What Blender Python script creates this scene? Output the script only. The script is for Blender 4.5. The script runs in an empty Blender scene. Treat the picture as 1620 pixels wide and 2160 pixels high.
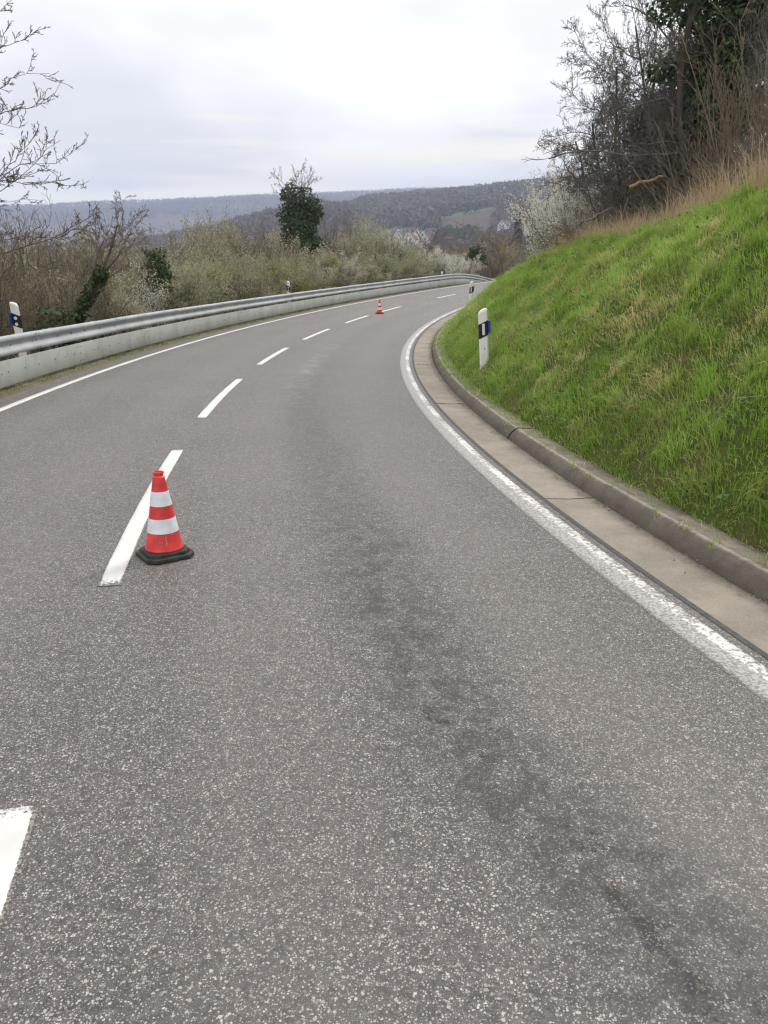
import bpy, math, random
import numpy as np
from mathutils import Vector, noise as mnoise

sc = bpy.context.scene
COL = sc.collection
R = math.radians
rs = np.random.RandomState

# ------------------------------------------------------------------ camera
CAM_H = 1.68
PITCH = math.atan(625 / 1650)
cam_d = bpy.data.cameras.new('camera')
cam = bpy.data.objects.new('camera', cam_d)
COL.objects.link(cam)
cam.location = (0, 0, CAM_H)
cam.rotation_euler = (math.pi / 2 - PITCH, 0, 0)
cam_d.sensor_fit = 'VERTICAL'
cam_d.sensor_height = 36
cam_d.lens = 27.5
cam_d.clip_start = 0.05
cam_d.clip_end = 20000
sc.camera = cam

# ------------------------------------------------------------------ sky and sun (overcast spring day)
SUN_AZ, SUN_EL = R(35), R(40)          # clockwise from +Y
world = bpy.data.worlds.new('World')
sc.world = world
world.use_nodes = True
W = world.node_tree
W.nodes.clear()


def wn(t, **kw):
    n = W.nodes.new(t)
    for k, v in kw.items():
        setattr(n, k, v)
    return n


def wmath(op, a, b=None, c=None, clamp=False):
    n = W.nodes.new('ShaderNodeMath')
    n.operation = op
    n.use_clamp = clamp
    for i, x in enumerate((a, b, c)):
        if x is None:
            continue
        if isinstance(x, (int, float)):
            n.inputs[i].default_value = x
        else:
            W.links.new(x, n.inputs[i])
    return n.outputs[0]


def wmix(fac, a, b):
    n = W.nodes.new('ShaderNodeMix')
    n.data_type = 'RGBA'
    for s, x in ((n.inputs[0], fac), (n.inputs[6], a), (n.inputs[7], b)):
        if isinstance(x, (int, float)):
            s.default_value = x
        elif isinstance(x, tuple):
            s.default_value = (*x, 1)
        else:
            W.links.new(x, s)
    return n.outputs[2]


tc = wn('ShaderNodeTexCoord')
sep = wn('ShaderNodeSeparateXYZ')
W.links.new(tc.outputs['Generated'], sep.inputs[0])
zc = wmath('MAXIMUM', sep.outputs[2], 0.0)
den = wmath('ADD', zc, 0.20)
cx = wmath('DIVIDE', sep.outputs[0], den)
cy = wmath('DIVIDE', sep.outputs[1], den)
comb = wn('ShaderNodeCombineXYZ')
W.links.new(cx, comb.inputs[0])
W.links.new(cy, comb.inputs[1])


def wnoise(vec, scale, detail=4.0, rough=.5, off=(0, 0, 0), stretch=(1, 1, 1)):
    m = wn('ShaderNodeMapping')
    m.inputs['Location'].default_value = off
    m.inputs['Scale'].default_value = stretch
    W.links.new(vec, m.inputs[0])
    n = wn('ShaderNodeTexNoise')
    n.inputs['Scale'].default_value = scale
    n.inputs['Detail'].default_value = detail
    n.inputs['Roughness'].default_value = rough
    W.links.new(m.outputs[0], n.inputs[0])
    return n.outputs[0]


def wramp(v, lo, hi):
    n = wn('ShaderNodeMapRange')
    n.interpolation_type = 'SMOOTHSTEP'
    n.inputs[1].default_value = lo
    n.inputs[2].default_value = hi
    W.links.new(v, n.inputs[0])
    return n.outputs[0]


broad = wramp(wnoise(comb.outputs[0], 1.15, 3, .45, off=(3.1, .6, 0), stretch=(1, .75, 1)), .34, .64)
fine = wramp(wnoise(comb.outputs[0], 1.7, 5, .5, off=(7, 2, 0), stretch=(.7, 1.3, 1)), .30, .72)
low_streak = wramp(wnoise(tc.outputs['Generated'], 2.2, 3, .5, off=(.4, 0, .25), stretch=(1, 1, 14)), .50, .66)
lowband = wmath('SUBTRACT', 1.0, wramp(sep.outputs[2], .03, .15))
veil = wmix(broad, (.73, .735, .79), (1.02, 1.01, 1.01))
veil = wmix(wmath('MULTIPLY', fine, .25), veil, (1.0, .985, .99))
# warm light under the cloud deck towards the horizon
veil = wmix(wmath('MULTIPLY', wmath('MULTIPLY', lowband, low_streak), 1.0), veil, (1.12, 1.02, .87))
gap_n = wnoise(tc.outputs['Generated'], 3.0, 2, .5, off=(1.7, .3, 0), stretch=(1, 1, .3))
gap_h = wmath('MULTIPLY_ADD', gap_n, .06, -.001)
gap = wmath('SUBTRACT', 1.0, wramp(wmath('SUBTRACT', sep.outputs[2], gap_h), -.006, .010))
veil = wmix(gap, veil, (1.25, 1.2, 1.06))
# brightening towards the zenith, and around the veiled sun
zen = wmath('MULTIPLY_ADD', zc, .95, 1.0)      # overcast luminance rising towards the zenith
dotn = wn('ShaderNodeVectorMath', operation='DOT_PRODUCT')
W.links.new(tc.outputs['Generated'], dotn.inputs[0])
dotn.inputs[1].default_value = (math.sin(SUN_AZ) * math.cos(SUN_EL), math.cos(SUN_AZ) * math.cos(SUN_EL), math.sin(SUN_EL))
glow = wmath('MULTIPLY', wmath('POWER', wmath('MAXIMUM', dotn.outputs['Value'], 0.0), 9.0), .42)
lum = wmath('ADD', zen, glow)
sky = wn('ShaderNodeTexSky')
sky.sky_type = 'NISHITA'
sky.sun_disc = False
sky.sun_elevation = SUN_EL
sky.sun_rotation = SUN_AZ
bg_sky = wn('ShaderNodeBackground')
bg_sky.inputs['Strength'].default_value = 0.09
W.links.new(sky.outputs[0], bg_sky.inputs['Color'])
bg_cl = wn('ShaderNodeBackground')
W.links.new(veil, bg_cl.inputs['Color'])
W.links.new(wmath('MULTIPLY', lum, .735), bg_cl.inputs['Strength'])
mx = wn('ShaderNodeMixShader')
mx.inputs[0].default_value = .93
W.links.new(bg_sky.outputs[0], mx.inputs[1])
W.links.new(bg_cl.outputs[0], mx.inputs[2])
wo = wn('ShaderNodeOutputWorld')
W.links.new(mx.outputs[0], wo.inputs['Surface'])

sun_d = bpy.data.lights.new('sun', 'SUN')
sun_d.energy = 1.4
sun_d.angle = R(16)
sun_d.color = (1, .955, .88)
sun = bpy.data.objects.new('sun', sun_d)
COL.objects.link(sun)
sun.rotation_euler = (math.pi / 2 - SUN_EL, 0, math.pi - SUN_AZ)
sun.rotation_euler = Vector((-math.sin(SUN_AZ) * math.cos(SUN_EL), -math.cos(SUN_AZ) * math.cos(SUN_EL), -math.sin(SUN_EL))).to_track_quat('-Z', 'Y').to_euler()

sc.view_settings.view_transform = 'Standard'
sc.view_settings.look = 'None'
sc.view_settings.exposure = 0.55
sc.view_settings.gamma = 1.0
sc.view_settings.use_curve_mapping = False
sc.render.engine = 'CYCLES'
sc.cycles.max_bounces = 5
sc.cycles.diffuse_bounces = 3
sc.cycles.glossy_bounces = 2
sc.cycles.transparent_max_bounces = 8
sc.cycles.use_denoising = True
sc.cycles.filter_width = 1.3


# ------------------------------------------------------------------ helpers
def prop(o, label=None, cat=None, group=None, kind=None):
    if label:
        o['label'] = label
    if cat:
        o['category'] = cat
    if group:
        o['group'] = group
    if kind:
        o['kind'] = kind
    return o


def empty(name, loc=(0, 0, 0), rz=0.0, parent=None):
    o = bpy.data.objects.new(name, None)
    o.empty_display_size = .1
    o.location = loc
    o.rotation_euler = (0, 0, rz)
    COL.objects.link(o)
    if parent:
        o.parent = parent
    return o


def mesh_np(name, V, F, smooth=False, attr=None, uv=None):
    """V (N,3); F list of int arrays (M,k)"""
    V = np.asarray(V, np.float32)
    me = bpy.data.meshes.new(name)
    me.vertices.add(len(V))
    me.vertices.foreach_set('co', V.ravel())
    F = [np.asarray(f, np.int32) for f in F if len(f)]
    loops = np.concatenate([f.ravel() for f in F])
    tot = np.concatenate([np.full(len(f), f.shape[1], np.int32) for f in F])
    start = np.concatenate([[0], np.cumsum(tot)[:-1]]).astype(np.int32)
    me.loops.add(len(loops))
    me.loops.foreach_set('vertex_index', loops)
    me.polygons.add(len(tot))
    me.polygons.foreach_set('loop_start', start)
    me.polygons.foreach_set('loop_total', tot)
    if smooth:
        me.polygons.foreach_set('use_smooth', np.ones(len(tot), bool))
    me.update(calc_edges=True)
    if uv is not None:
        l = me.uv_layers.new(name='UVMap')
        l.data.foreach_set('uv', np.asarray(uv, np.float32)[loops].ravel())
    if attr:
        for k, a in attr.items():
            at = me.attributes.new(k, 'FLOAT', 'POINT')
            at.data.foreach_set('value', np.asarray(a, np.float32))
    return me


def obj(name, me, mat=None, parent=None, loc=None, rz=None):
    o = bpy.data.objects.new(name, me)
    COL.objects.link(o)
    if mat and not me.materials:
        me.materials.append(mat)
    if parent:
        o.parent = parent
    if loc is not None:
        o.location = loc
    if rz is not None:
        o.rotation_euler = (0, 0, rz)
    return o


class MB:
    """collects simple solids, builds one mesh"""

    def __init__(s):
        s.v, s.f = [], []

    def add(s, v, f):
        b = len(s.v)
        s.v += [tuple(p) for p in v]
        s.f += [tuple(i + b for i in q) for q in f]

    def box(s, lo, hi, M=None):
        x0, y0, z0 = lo
        x1, y1, z1 = hi
        v = [(x0, y0, z0), (x1, y0, z0), (x1, y1, z0), (x0, y1, z0), (x0, y0, z1), (x1, y0, z1), (x1, y1, z1), (x0, y1, z1)]
        if M:
            v = [M(p) for p in v]
        s.add(v, [(3, 2, 1, 0), (4, 5, 6, 7), (0, 1, 5, 4), (1, 2, 6, 5), (2, 3, 7, 6), (3, 0, 4, 7)])

    def loft(s, rings, cap0=True, cap1=True):
        n = len(rings[0])
        v = [p for r in rings for p in r]
        f = []
        for k in range(len(rings) - 1):
            for i in range(n):
                j = (i + 1) % n
                f.append((k * n + i, k * n + j, k * n + n + j, k * n + n + i))
        if cap0:
            f.append(tuple(range(n - 1, -1, -1)))
        if cap1:
            f.append(tuple((len(rings) - 1) * n + i for i in range(n)))
        s.add(v, f)

    def mesh(s, name, smooth=False, bevel=0.0):
        me = bpy.data.meshes.new(name)
        me.from_pydata(s.v, [], s.f)
        if bevel or smooth:
            import bmesh
            bm = bmesh.new()
            bm.from_mesh(me)
            if bevel:
                es = [e for e in bm.edges if len(e.link_faces) == 2 and e.calc_face_angle(0) > .5]
                bmesh.ops.bevel(bm, geom=es, offset=bevel, segments=2, profile=.6, affect='EDGES')
            bm.to_mesh(me)
            bm.free()
            if smooth:
                me.polygons.foreach_set('use_smooth', np.ones(len(me.polygons), bool))
        me.update()
        return me


def lathe(profile, n=40):
    rings = [[(r * math.cos(2 * math.pi * i / n), r * math.sin(2 * math.pi * i / n), z) for i in range(n)] for r, z in profile]
    m = MB()
    m.loft(rings, False, False)
    return m


def smooth01(x, a, b):
    t = np.clip((np.asarray(x, float) - a) / (b - a), 0, 1)
    return t * t * (3 - 2 * t)


# ------------------------------------------------------------------ materials
def material(name):
    m = bpy.data.materials.new(name)
    m.use_nodes = True
    nt = m.node_tree
    return m, nt, nt.nodes['Principled BSDF']


class NT:
    def __init__(s, nt):
        s.nt = nt

    def n(s, t, **kw):
        x = s.nt.nodes.new(t)
        for k, v in kw.items():
            setattr(x, k, v)
        return x

    def put(s, sock, x):
        if x is None:
            return
        if isinstance(x, (int, float)):
            sock.default_value = x
        elif isinstance(x, tuple):
            sock.default_value = (*x, 1) if len(x) == 3 and len(sock.default_value) == 4 else x
        else:
            s.nt.links.new(x, sock)

    def math(s, op, a, b=None, c=None, clamp=False):
        x = s.n('ShaderNodeMath', operation=op, use_clamp=clamp)
        for i, q in enumerate((a, b, c)):
            s.put(x.inputs[i], q)
        return x.outputs[0]

    def mix(s, f, a, b, blend='MIX'):
        x = s.n('ShaderNodeMix', data_type='RGBA', blend_type=blend)
        s.put(x.inputs[0], f)
        s.put(x.inputs[6], a)
        s.put(x.inputs[7], b)
        return x.outputs[2]

    def ss(s, v, lo, hi, a=0.0, b=1.0):
        x = s.n('ShaderNodeMapRange', interpolation_type='SMOOTHSTEP')
        s.put(x.inputs[0], v)
        s.put(x.inputs[1], lo)
        s.put(x.inputs[2], hi)
        s.put(x.inputs[3], a)
        s.put(x.inputs[4], b)
        return x.outputs[0]

    def obj(s):
        return s.n('ShaderNodeTexCoord').outputs['Object']

    def uv(s):
        x = s.n('ShaderNodeSeparateXYZ')
        s.nt.links.new(s.n('ShaderNodeTexCoord').outputs['UV'], x.inputs[0])
        return x.outputs[0], x.outputs[1]

    def noise(s, vec, scale, detail=3, rough=.55, stretch=None):
        if stretch:
            m = s.n('ShaderNodeMapping')
            m.inputs['Scale'].default_value = stretch
            s.put(m.inputs[0], vec)
            vec = m.outputs[0]
        x = s.n('ShaderNodeTexNoise')
        s.put(x.inputs[0], vec)
        x.inputs['Scale'].default_value = scale
        x.inputs['Detail'].default_value = detail
        x.inputs['Roughness'].default_value = rough
        return x.outputs[0]

    def voro(s, vec, scale, feature='F1'):
        x = s.n('ShaderNodeTexVoronoi', feature=feature)
        s.put(x.inputs['Vector'], vec)
        x.inputs['Scale'].default_value = scale
        return x

    def attr(s, name):
        return s.n('ShaderNodeAttribute', attribute_name=name).outputs['Fac']

    def bump(s, h, strength, dist):
        x = s.n('ShaderNodeBump')
        x.inputs['Strength'].default_value = strength
        x.inputs['Distance'].default_value = dist
        s.put(x.inputs['Height'], h)
        return x.outputs[0]


def simple(name, color, rough=.8, var=.15, scale=6, spec=.3, metal=0.0, bump=0.0, tint=None, objrand=0.0, leafy=0.0):
    """noise-varied material; tint = second colour reached through the 'tint' point attribute"""
    m, nt, b = material(name)
    t = NT(nt)
    c = tuple(color)
    nz = t.noise(t.obj(), scale, 4)
    dark = tuple(x * (1 - var) for x in c)
    lite = tuple(min(1, x * (1 + var)) for x in c)
    col = t.mix(t.ss(nz, .3, .7), dark, lite)
    if tint:
        col = t.mix(t.attr('tint'), col, tint)
    if objrand:
        oi = t.n('ShaderNodeObjectInfo').outputs['Random']
        hs = t.n('ShaderNodeHueSaturation')
        t.put(hs.inputs['Color'], col)
        t.put(hs.inputs['Value'], t.math('MULTIPLY_ADD', oi, 2 * objrand, 1 - objrand))
        t.put(hs.inputs['Hue'], t.math('MULTIPLY_ADD', oi, .03, .485))
        col = hs.outputs[0]
    t.put(b.inputs['Base Color'], col)
    b.inputs['Roughness'].default_value = rough
    b.inputs['Specular IOR Level'].default_value = spec
    b.inputs['Metallic'].default_value = metal
    if bump:
        t.put(b.inputs['Normal'], t.bump(t.noise(t.obj(), scale * 6, 4), bump, .01))
    if leafy:
        tr = t.n('ShaderNodeBsdfTranslucent')
        t.put(tr.inputs[0], col)
        ms_ = t.n('ShaderNodeMixShader')
        ms_.inputs[0].default_value = leafy
        nt.links.new(b.outputs[0], ms_.inputs[1])
        nt.links.new(tr.outputs[0], ms_.inputs[2])
        nt.links.new(ms_.outputs[0], nt.nodes['Material Output'].inputs['Surface'])
    return m


# trail of old oil along the lane: (s, offset) in road coordinates is in the UV map (u = offset, v = distance along road)
def asphalt_nodes(t):
    P0 = t.obj()
    u, v = t.uv()
    jn = t.n('ShaderNodeTexNoise')
    t.put(jn.inputs[0], P0)
    jn.inputs['Scale'].default_value = 170
    jn.inputs['Detail'].default_value = 2
    jv = t.n('ShaderNodeVectorMath', operation='MULTIPLY_ADD')
    t.put(jv.inputs[0], jn.outputs['Color'])
    jv.inputs[1].default_value = (.006, .006, .006)
    t.put(jv.inputs[2], P0)
    P = jv.outputs[0]
    vor = t.voro(P, 158)
    sepc = t.n('ShaderNodeSeparateColor')
    t.put(sepc.inputs[0], vor.outputs['Color'])
    wob = t.noise(P, 260, 2)
    edge = t.math('ADD', vor.outputs['Distance'], t.math('MULTIPLY_ADD', wob, .5, -.25))
    size = t.math('MULTIPLY_ADD', t.math('POWER', sepc.outputs[1], 1.6), .42, .20)
    inside = t.ss(t.math('SUBTRACT', size, edge), -.03, .07)
    dens = t.ss(t.noise(P, 2.3, 4, .6), .3, .7, .40, .26)
    pick = t.math('GREATER_THAN', sepc.outputs[0], dens)
    chip = t.math('MULTIPLY', inside, pick)
    vor2 = t.voro(P, 300)
    sep2 = t.n('ShaderNodeSeparateColor')
    t.put(sep2.inputs[0], vor2.outputs['Color'])
    chip2 = t.math('MULTIPLY', t.ss(vor2.outputs['Distance'], .42, .22), t.math('GREATER_THAN', sep2.outputs[0], .52))
    vor3 = t.voro(P, 62)
    sep3 = t.n('ShaderNodeSeparateColor')
    t.put(sep3.inputs[0], vor3.outputs['Color'])
    chip3 = t.math('MULTIPLY', t.ss(t.math('ADD', vor3.outputs['Distance'], t.math('MULTIPLY_ADD', wob, .4, -.2)), .36, .26), t.math('GREATER_THAN', sep3.outputs[0], .84))
    big = t.noise(P, .55, 4, .6)
    binder = t.mix(t.ss(big, .35, .65), (.080, .074, .069), (.095, .086, .081))
    speck = t.noise(P, 75, 3, .7)
    binder = t.mix(t.ss(speck, .35, .65), t.mix(.55, binder, (.028, .025, .023)), binder)
    stone = t.mix(sepc.outputs[2], (.165, .152, .140), (.375, .350, .322))
    col = t.mix(t.math('MULTIPLY', chip2, .62), binder, (.245, .218, .195))
    col = t.mix(chip, col, stone)
    col = t.mix(chip3, col, t.mix(sep3.outputs[1], (.13, .12, .11), (.36, .335, .30)))
    clump = t.math('ADD', t.math('MULTIPLY', t.ss(t.noise(P, 42, 2, .6), .30, .70), .42), t.math('MULTIPLY', t.ss(t.noise(P, 17, 3, .65), .30, .70), .26))
    hv = t.n('ShaderNodeHueSaturation')
    t.put(hv.inputs['Color'], col)
    t.put(hv.inputs['Value'], t.math('ADD', clump, .86))
    col = hv.outputs[0]
    # wheel paths: polished, slightly paler
    nv = t.noise(P, 1.2, 3)
    u2 = t.math('MULTIPLY_ADD', nv, .5, t.math('SUBTRACT', u, .25))
    wp = None
    for c0 in (-2.05, -.72, .78, 2.2):
        g = t.ss(t.math('ABSOLUTE', t.math('SUBTRACT', u2, c0)), .10, .48, 1, 0)
        wp = g if wp is None else t.math('MAXIMUM', wp, g)
    col = t.mix(t.math('MULTIPLY', wp, .16), col, (.185, .168, .152))
    # oil trail
    wav = t.math('MULTIPLY_ADD', t.noise(P, 1.4, 3), .36, -.18)
    mean = t.math('ADD', t.math('MULTIPLY', t.ss(v, -2.0, -1.1, 1, 0), .22), 1.58)
    mean = t.math('SUBTRACT', t.math('ADD', mean, wav), t.ss(v, 1.5, 9, 0, .35))
    d = t.math('ABSOLUTE', t.math('SUBTRACT', u, mean))
    band = t.ss(d, .05, .46, 1, 0)
    fade = t.math('MULTIPLY', t.ss(v, .2, 3.2, 1.0, .55), t.ss(v, 7, 16, 1, .3))
    blot = t.ss(t.noise(P, 9, 5, .7), .42, .60)
    film = t.math('MULTIPLY', t.math('MULTIPLY', band, fade), t.math('MULTIPLY_ADD', blot, .68, .22))
    col = t.mix(t.math('MULTIPLY', film, .70), col, (.026, .025, .026))
    # thick narrow run of tar nearest the camera, breaking into drops further up
    ragged = t.math('MULTIPLY_ADD', t.noise(P, 18, 6, .8), .26, -.115)
    brk = t.ss(t.noise(P, 5, 4, .7), .36, .50)
    d2 = t.math('ADD', t.math('ABSOLUTE', t.math('SUBTRACT', t.math('SUBTRACT', u, 1.745), t.math('MULTIPLY', t.math('ADD', v, 2.0), -.12))), ragged)
    run = t.math('MULTIPLY', t.ss(d2, .020, .050, 1, 0), t.math('MULTIPLY', t.ss(v, -1.78, -1.62, 1, 0), brk))
    drops = t.math('MULTIPLY', t.ss(d, .10, .22, 1, 0), t.ss(t.math('ADD', t.noise(P, 6.5, 5, .75), t.math('MULTIPLY_ADD', t.noise(P, 60, 3, .7), .22, -.11)), .575, .62))
    drops = t.math('MULTIPLY', drops, t.ss(v, -.4, .8, 1, 0))
    core = t.math('MAXIMUM', run, drops)
    col = t.mix(t.math('MULTIPLY', core, t.math('MULTIPLY_ADD', chip, -.35, .84)), col, (.017, .018, .022))
    # pale violet smear of binding agent further on
    sm = t.math('MULTIPLY', t.ss(t.math('ABSOLUTE', t.math('SUBTRACT', u, 1.1)), .05, .32, 1, 0), t.ss(t.math('ABSOLUTE', t.math('SUBTRACT', v, 14)), 2, 8, 1, 0))
    sm = t.math('MULTIPLY', sm, t.ss(t.noise(P, 3, 5, .7), .42, .66))
    col = t.mix(t.math('MULTIPLY', sm, .42), col, (.30, .285, .32))
    h = t.math('ADD', t.math('MULTIPLY', chip, .6), t.math('MULTIPLY', speck, .8))
    return col, h


def make_asphalt():
    m, nt, b = material('asphalt')
    t = NT(nt)
    col, h = asphalt_nodes(t)
    t.put(b.inputs['Base Color'], col)
    b.inputs['Roughness'].default_value = .56
    b.inputs['Specular IOR Level'].default_value = .19
    t.put(b.inputs['Normal'], t.bump(h, .45, .003))
    return m


def make_paint(name, worn=0.0, edge_line=False):
    """UV: u across 0..1, v metres along; painted film that thins at its edges"""
    m, nt, b = material(name)
    t = NT(nt)
    P = t.obj()
    u, v = t.uv()
    grain = t.voro(P, 128)
    sp = t.n('ShaderNodeSeparateColor')
    t.put(sp.inputs[0], grain.outputs['Color'])
    n1 = t.noise(P, 60, 4, .7)
    n2 = t.noise(P, 3.0, 4, .6)
    a = t.math('MULTIPLY', t.ss(u, .0, .16), t.ss(u, 1.0, .84))
    if not edge_line:
        a = t.math('MULTIPLY', a, t.attr('endfade'))
    cover = t.math('ADD', t.math('MULTIPLY', a, 1.1), t.math('MULTIPLY_ADD', n1, 1.25, -.80))
    cover = t.math('ADD', cover, t.math('MULTIPLY_ADD', n2, .6, -.30 - worn))
    film = t.ss(cover, .30, .46, .42 if edge_line else 0.0, 1.0)
    white = t.mix(t.ss(n2, .3, .7), (.50, .485, .46), (.60, .585, .56))
    tar = t.mix(t.math('GREATER_THAN', sp.outputs[0], .55), (.075, .067, .060), (.23, .21, .185))
    if edge_line:
        # older thin grey line, with a strip of thick fresh white along its outer edge
        grey = t.mix(t.ss(n1, .40, .60), (.17, .158, .145), (.40, .38, .35))
        jag = t.math('ADD', u, t.math('MULTIPLY_ADD', t.noise(P, 26, 5, .75), .55, -.275))
        fresh = t.math('MULTIPLY', t.ss(jag, .60, .70), t.ss(t.math('ADD', t.noise(P, 30, 5, .75), t.math('MULTIPLY_ADD', t.noise(P, 1.3, 3), .5, -.25)), .43, .56))
        fresh = t.math('MULTIPLY', fresh, t.ss(jag, 1.03, .97))
        col = t.mix(t.math('MULTIPLY', film, .92), tar, grey)
        col = t.mix(fresh, col, (.64, .625, .60))
    else:
        col = t.mix(film, tar, white)
    t.put(b.inputs['Base Color'], col)
    b.inputs['Roughness'].default_value = .65
    t.put(b.inputs['Normal'], t.bump(t.math('MULTIPLY', n1, 1.0), .35, .003))
    return m


def make_concrete(name, base, dark, speck=.5, streak=0.0, grime_and_face=False, foot=False):
    m, nt, b = material(name)
    t = NT(nt)
    P = t.obj()
    n1 = t.noise(P, 1.6, 5, .65)
    n2 = t.noise(P, 14, 4, .6)
    col = t.mix(t.ss(n1, .32, .68), dark, base)
    col = t.mix(t.math('MULTIPLY', t.ss(n2, .42, .68), .4), col, dark)
    vo = t.voro(P, 140)
    sp = t.n('ShaderNodeSeparateColor')
    t.put(sp.inputs[0], vo.outputs['Color'])
    chip = t.math('MULTIPLY', t.ss(vo.outputs['Distance'], .4, .2), t.math('GREATER_THAN', sp.outputs[0], .62))
    col = t.mix(t.math('MULTIPLY', chip, speck), col, tuple(min(1, x * 1.65) for x in base))
    pit = t.math('MULTIPLY', t.ss(vo.outputs['Distance'], .45, .25), t.math('LESS_THAN', sp.outputs[1], .14))
    col = t.mix(t.math('MULTIPLY', pit, speck * .9), col, tuple(x * .4 for x in dark))
    if streak:
        u, v = t.uv()
        cmb = t.n('ShaderNodeCombineXYZ')
        t.put(cmb.inputs[0], t.math('MULTIPLY', u, 9.0))
        t.put(cmb.inputs[1], t.math('MULTIPLY', v, 1.1))
        st = t.noise(cmb.outputs[0], 2.2, 5, .65)
        col = t.mix(t.math('MULTIPLY', t.ss(st, .42, .62), streak), col, tuple(x * .55 for x in dark))
        col = t.mix(t.math('MULTIPLY', t.ss(st, .42, .30), streak * .5), col, tuple(min(1, x * 1.25) for x in base))
    if foot:
        # silt that has settled along the kerb foot and at the slab ends
        u, v = t.uv()
        wv = t.math('ADD', u, t.math('MULTIPLY_ADD', t.noise(P, 7, 5, .7), .22, -.11))
        silt = t.math('MULTIPLY', t.ss(wv, 3.50, 3.64), t.ss(t.noise(P, 30, 4, .7), .25, .55, .35, 1))
        col = t.mix(t.math('MULTIPLY', silt, .80), col, (.070, .056, .038))
        col = t.mix(t.math('MULTIPLY', t.ss(t.noise(P, 2.4, 5, .7), .52, .70), .35), col, (.12, .10, .075))
    if grime_and_face:
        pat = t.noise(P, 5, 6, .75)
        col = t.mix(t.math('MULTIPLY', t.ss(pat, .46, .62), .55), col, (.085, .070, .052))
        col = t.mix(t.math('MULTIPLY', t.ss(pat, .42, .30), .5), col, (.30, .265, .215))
        # face of the kerb darker up to a ragged edge, arris above it paler
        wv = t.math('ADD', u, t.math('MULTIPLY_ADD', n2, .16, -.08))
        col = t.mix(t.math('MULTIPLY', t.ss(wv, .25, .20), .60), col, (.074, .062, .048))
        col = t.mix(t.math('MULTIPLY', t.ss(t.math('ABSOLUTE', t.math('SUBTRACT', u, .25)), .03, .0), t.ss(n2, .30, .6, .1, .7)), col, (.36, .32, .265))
    t.put(b.inputs['Base Color'], col)
    b.inputs['Roughness'].default_value = .88
    b.inputs['Specular IOR Level'].default_value = .25
    t.put(b.inputs['Normal'], t.bump(t.math('ADD', t.math('ADD', n2, t.math('MULTIPLY', t.noise(P, 60, 4, .7), .8 if grime_and_face else .3)), t.math('MULTIPLY', chip, .35)), .7 if grime_and_face else .4, .008))
    return m


def make_steel(name, base, dark, rough, metal):
    m, nt, b = material(name)
    t = NT(nt)
    P = t.obj()
    n1 = t.noise(P, 1.3, 5, .65)
    n2 = t.noise(P, 18, 4, .65, stretch=(1, 1, .5))
    col = t.mix(t.ss(n1, .3, .7), dark, base)
    col = t.mix(t.math('MULTIPLY', t.ss(n2, .52, .72), .35), col, tuple(x * .72 for x in dark))
    t.put(b.inputs['Base Color'], col)
    b.inputs['Metallic'].default_value = metal
    t.put(b.inputs['Roughness'], t.math('MULTIPLY_ADD', n2, .2, rough))
    return m


M = {}
M['asphalt'] = make_asphalt()
M['paint'] = make_paint('white_road_paint')
M['edge_paint'] = make_paint('worn_edge_paint', .06, True)
M['gutter'] = make_concrete('gutter_concrete', (.288, .252, .206), (.205, .178, .144), .7, 0, False, True)
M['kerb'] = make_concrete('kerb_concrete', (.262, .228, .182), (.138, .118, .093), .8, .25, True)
M['tar'] = simple('tar_seam', (.042, .040, .039), .7, .35, 30, .4)
M['steel'] = make_steel('galvanised_steel', (.40, .415, .42), (.29, .305, .315), .58, .12)
M['plank'] = make_steel('weathered_galvanised_plank', (.36, .375, .345), (.27, .285, .26), .65, .1)
M['bolt'] = simple('dark_bolt', (.10, .095, .088), .6, .2, 20)
M['post_steel'] = simple('post_steel', (.20, .195, .185), .6, .3, 8, .4, .4)
M['white_plastic'] = simple('white_plastic', (.78, .77, .74), .5, .05, 9)
M['black_plastic'] = simple('black_plastic', (.018, .018, .020), .55, .2, 20)
M['reflector'] = simple('reflector_white', (.72, .72, .73), .25, .06, 60, .6)
M['blue'] = simple('blue_reflector', (.008, .055, .36), .3, .2, 30, .6)
M['red'] = simple('cone_red', (.60, .045, .042), .45, .22, 9, .4, bump=.12)
M['band'] = simple('white_reflective_band', (.66, .68, .70), .42, .12, 11, .5, bump=.1)
M['scuff'] = simple('pale_scuff', (.62, .40, .36), .7)
M['rubber'] = simple('black_rubber', (.030, .031, .029), .75, .35, 25, .35, bump=.3)
M['soil'] = simple('bank_soil', (.075, .062, .036), .95, .5, 3.0, .1, bump=.5)
M['shoulder'] = None

PLANT = dict(rough=.8, spec=.15)


def plant(name, c, tint=None, var=.25, scale=3, rnd=.12, leafy=0.0):
    return simple(name, c, .8, var, scale, .15, 0, 0, tint, rnd, leafy)


M['twig_brown'] = plant('twig_brown', (.125, .096, .066), (.19, .16, .11))
M['twig_red'] = plant('twig_reddish', (.155, .118, .080), (.22, .18, .125))
M['twig_grey'] = plant('twig_grey', (.115, .106, .090), (.165, .155, .130))
M['twig_olive'] = plant('twig_olive', (.125, .105, .058), (.19, .17, .09))
M['twig_yellow'] = plant('twig_yellow', (.23, .175, .09), (.30, .24, .12))
M['bark'] = plant('bark_grey_brown', (.105, .090, .070), (.15, .14, .095))
M['bark_moss'] = plant('bark_mossy', (.098, .088, .052), (.14, .13, .07))
M['bud'] = plant('pale_buds', (.27, .26, .155), (.45, .43, .31), rnd=.15, leafy=.35)
M['bud_green'] = plant('green_buds', (.22, .23, .075), (.38, .36, .16), rnd=.15, leafy=.35)
M['blossom'] = plant('white_blossom', (.56, .54, .46), (.70, .68, .60), .08, rnd=.05, leafy=.35)
M['ivy'] = plant('ivy_leaf', (.034, .058, .024), (.088, .122, .050), rnd=.1, leafy=.15)
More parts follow.
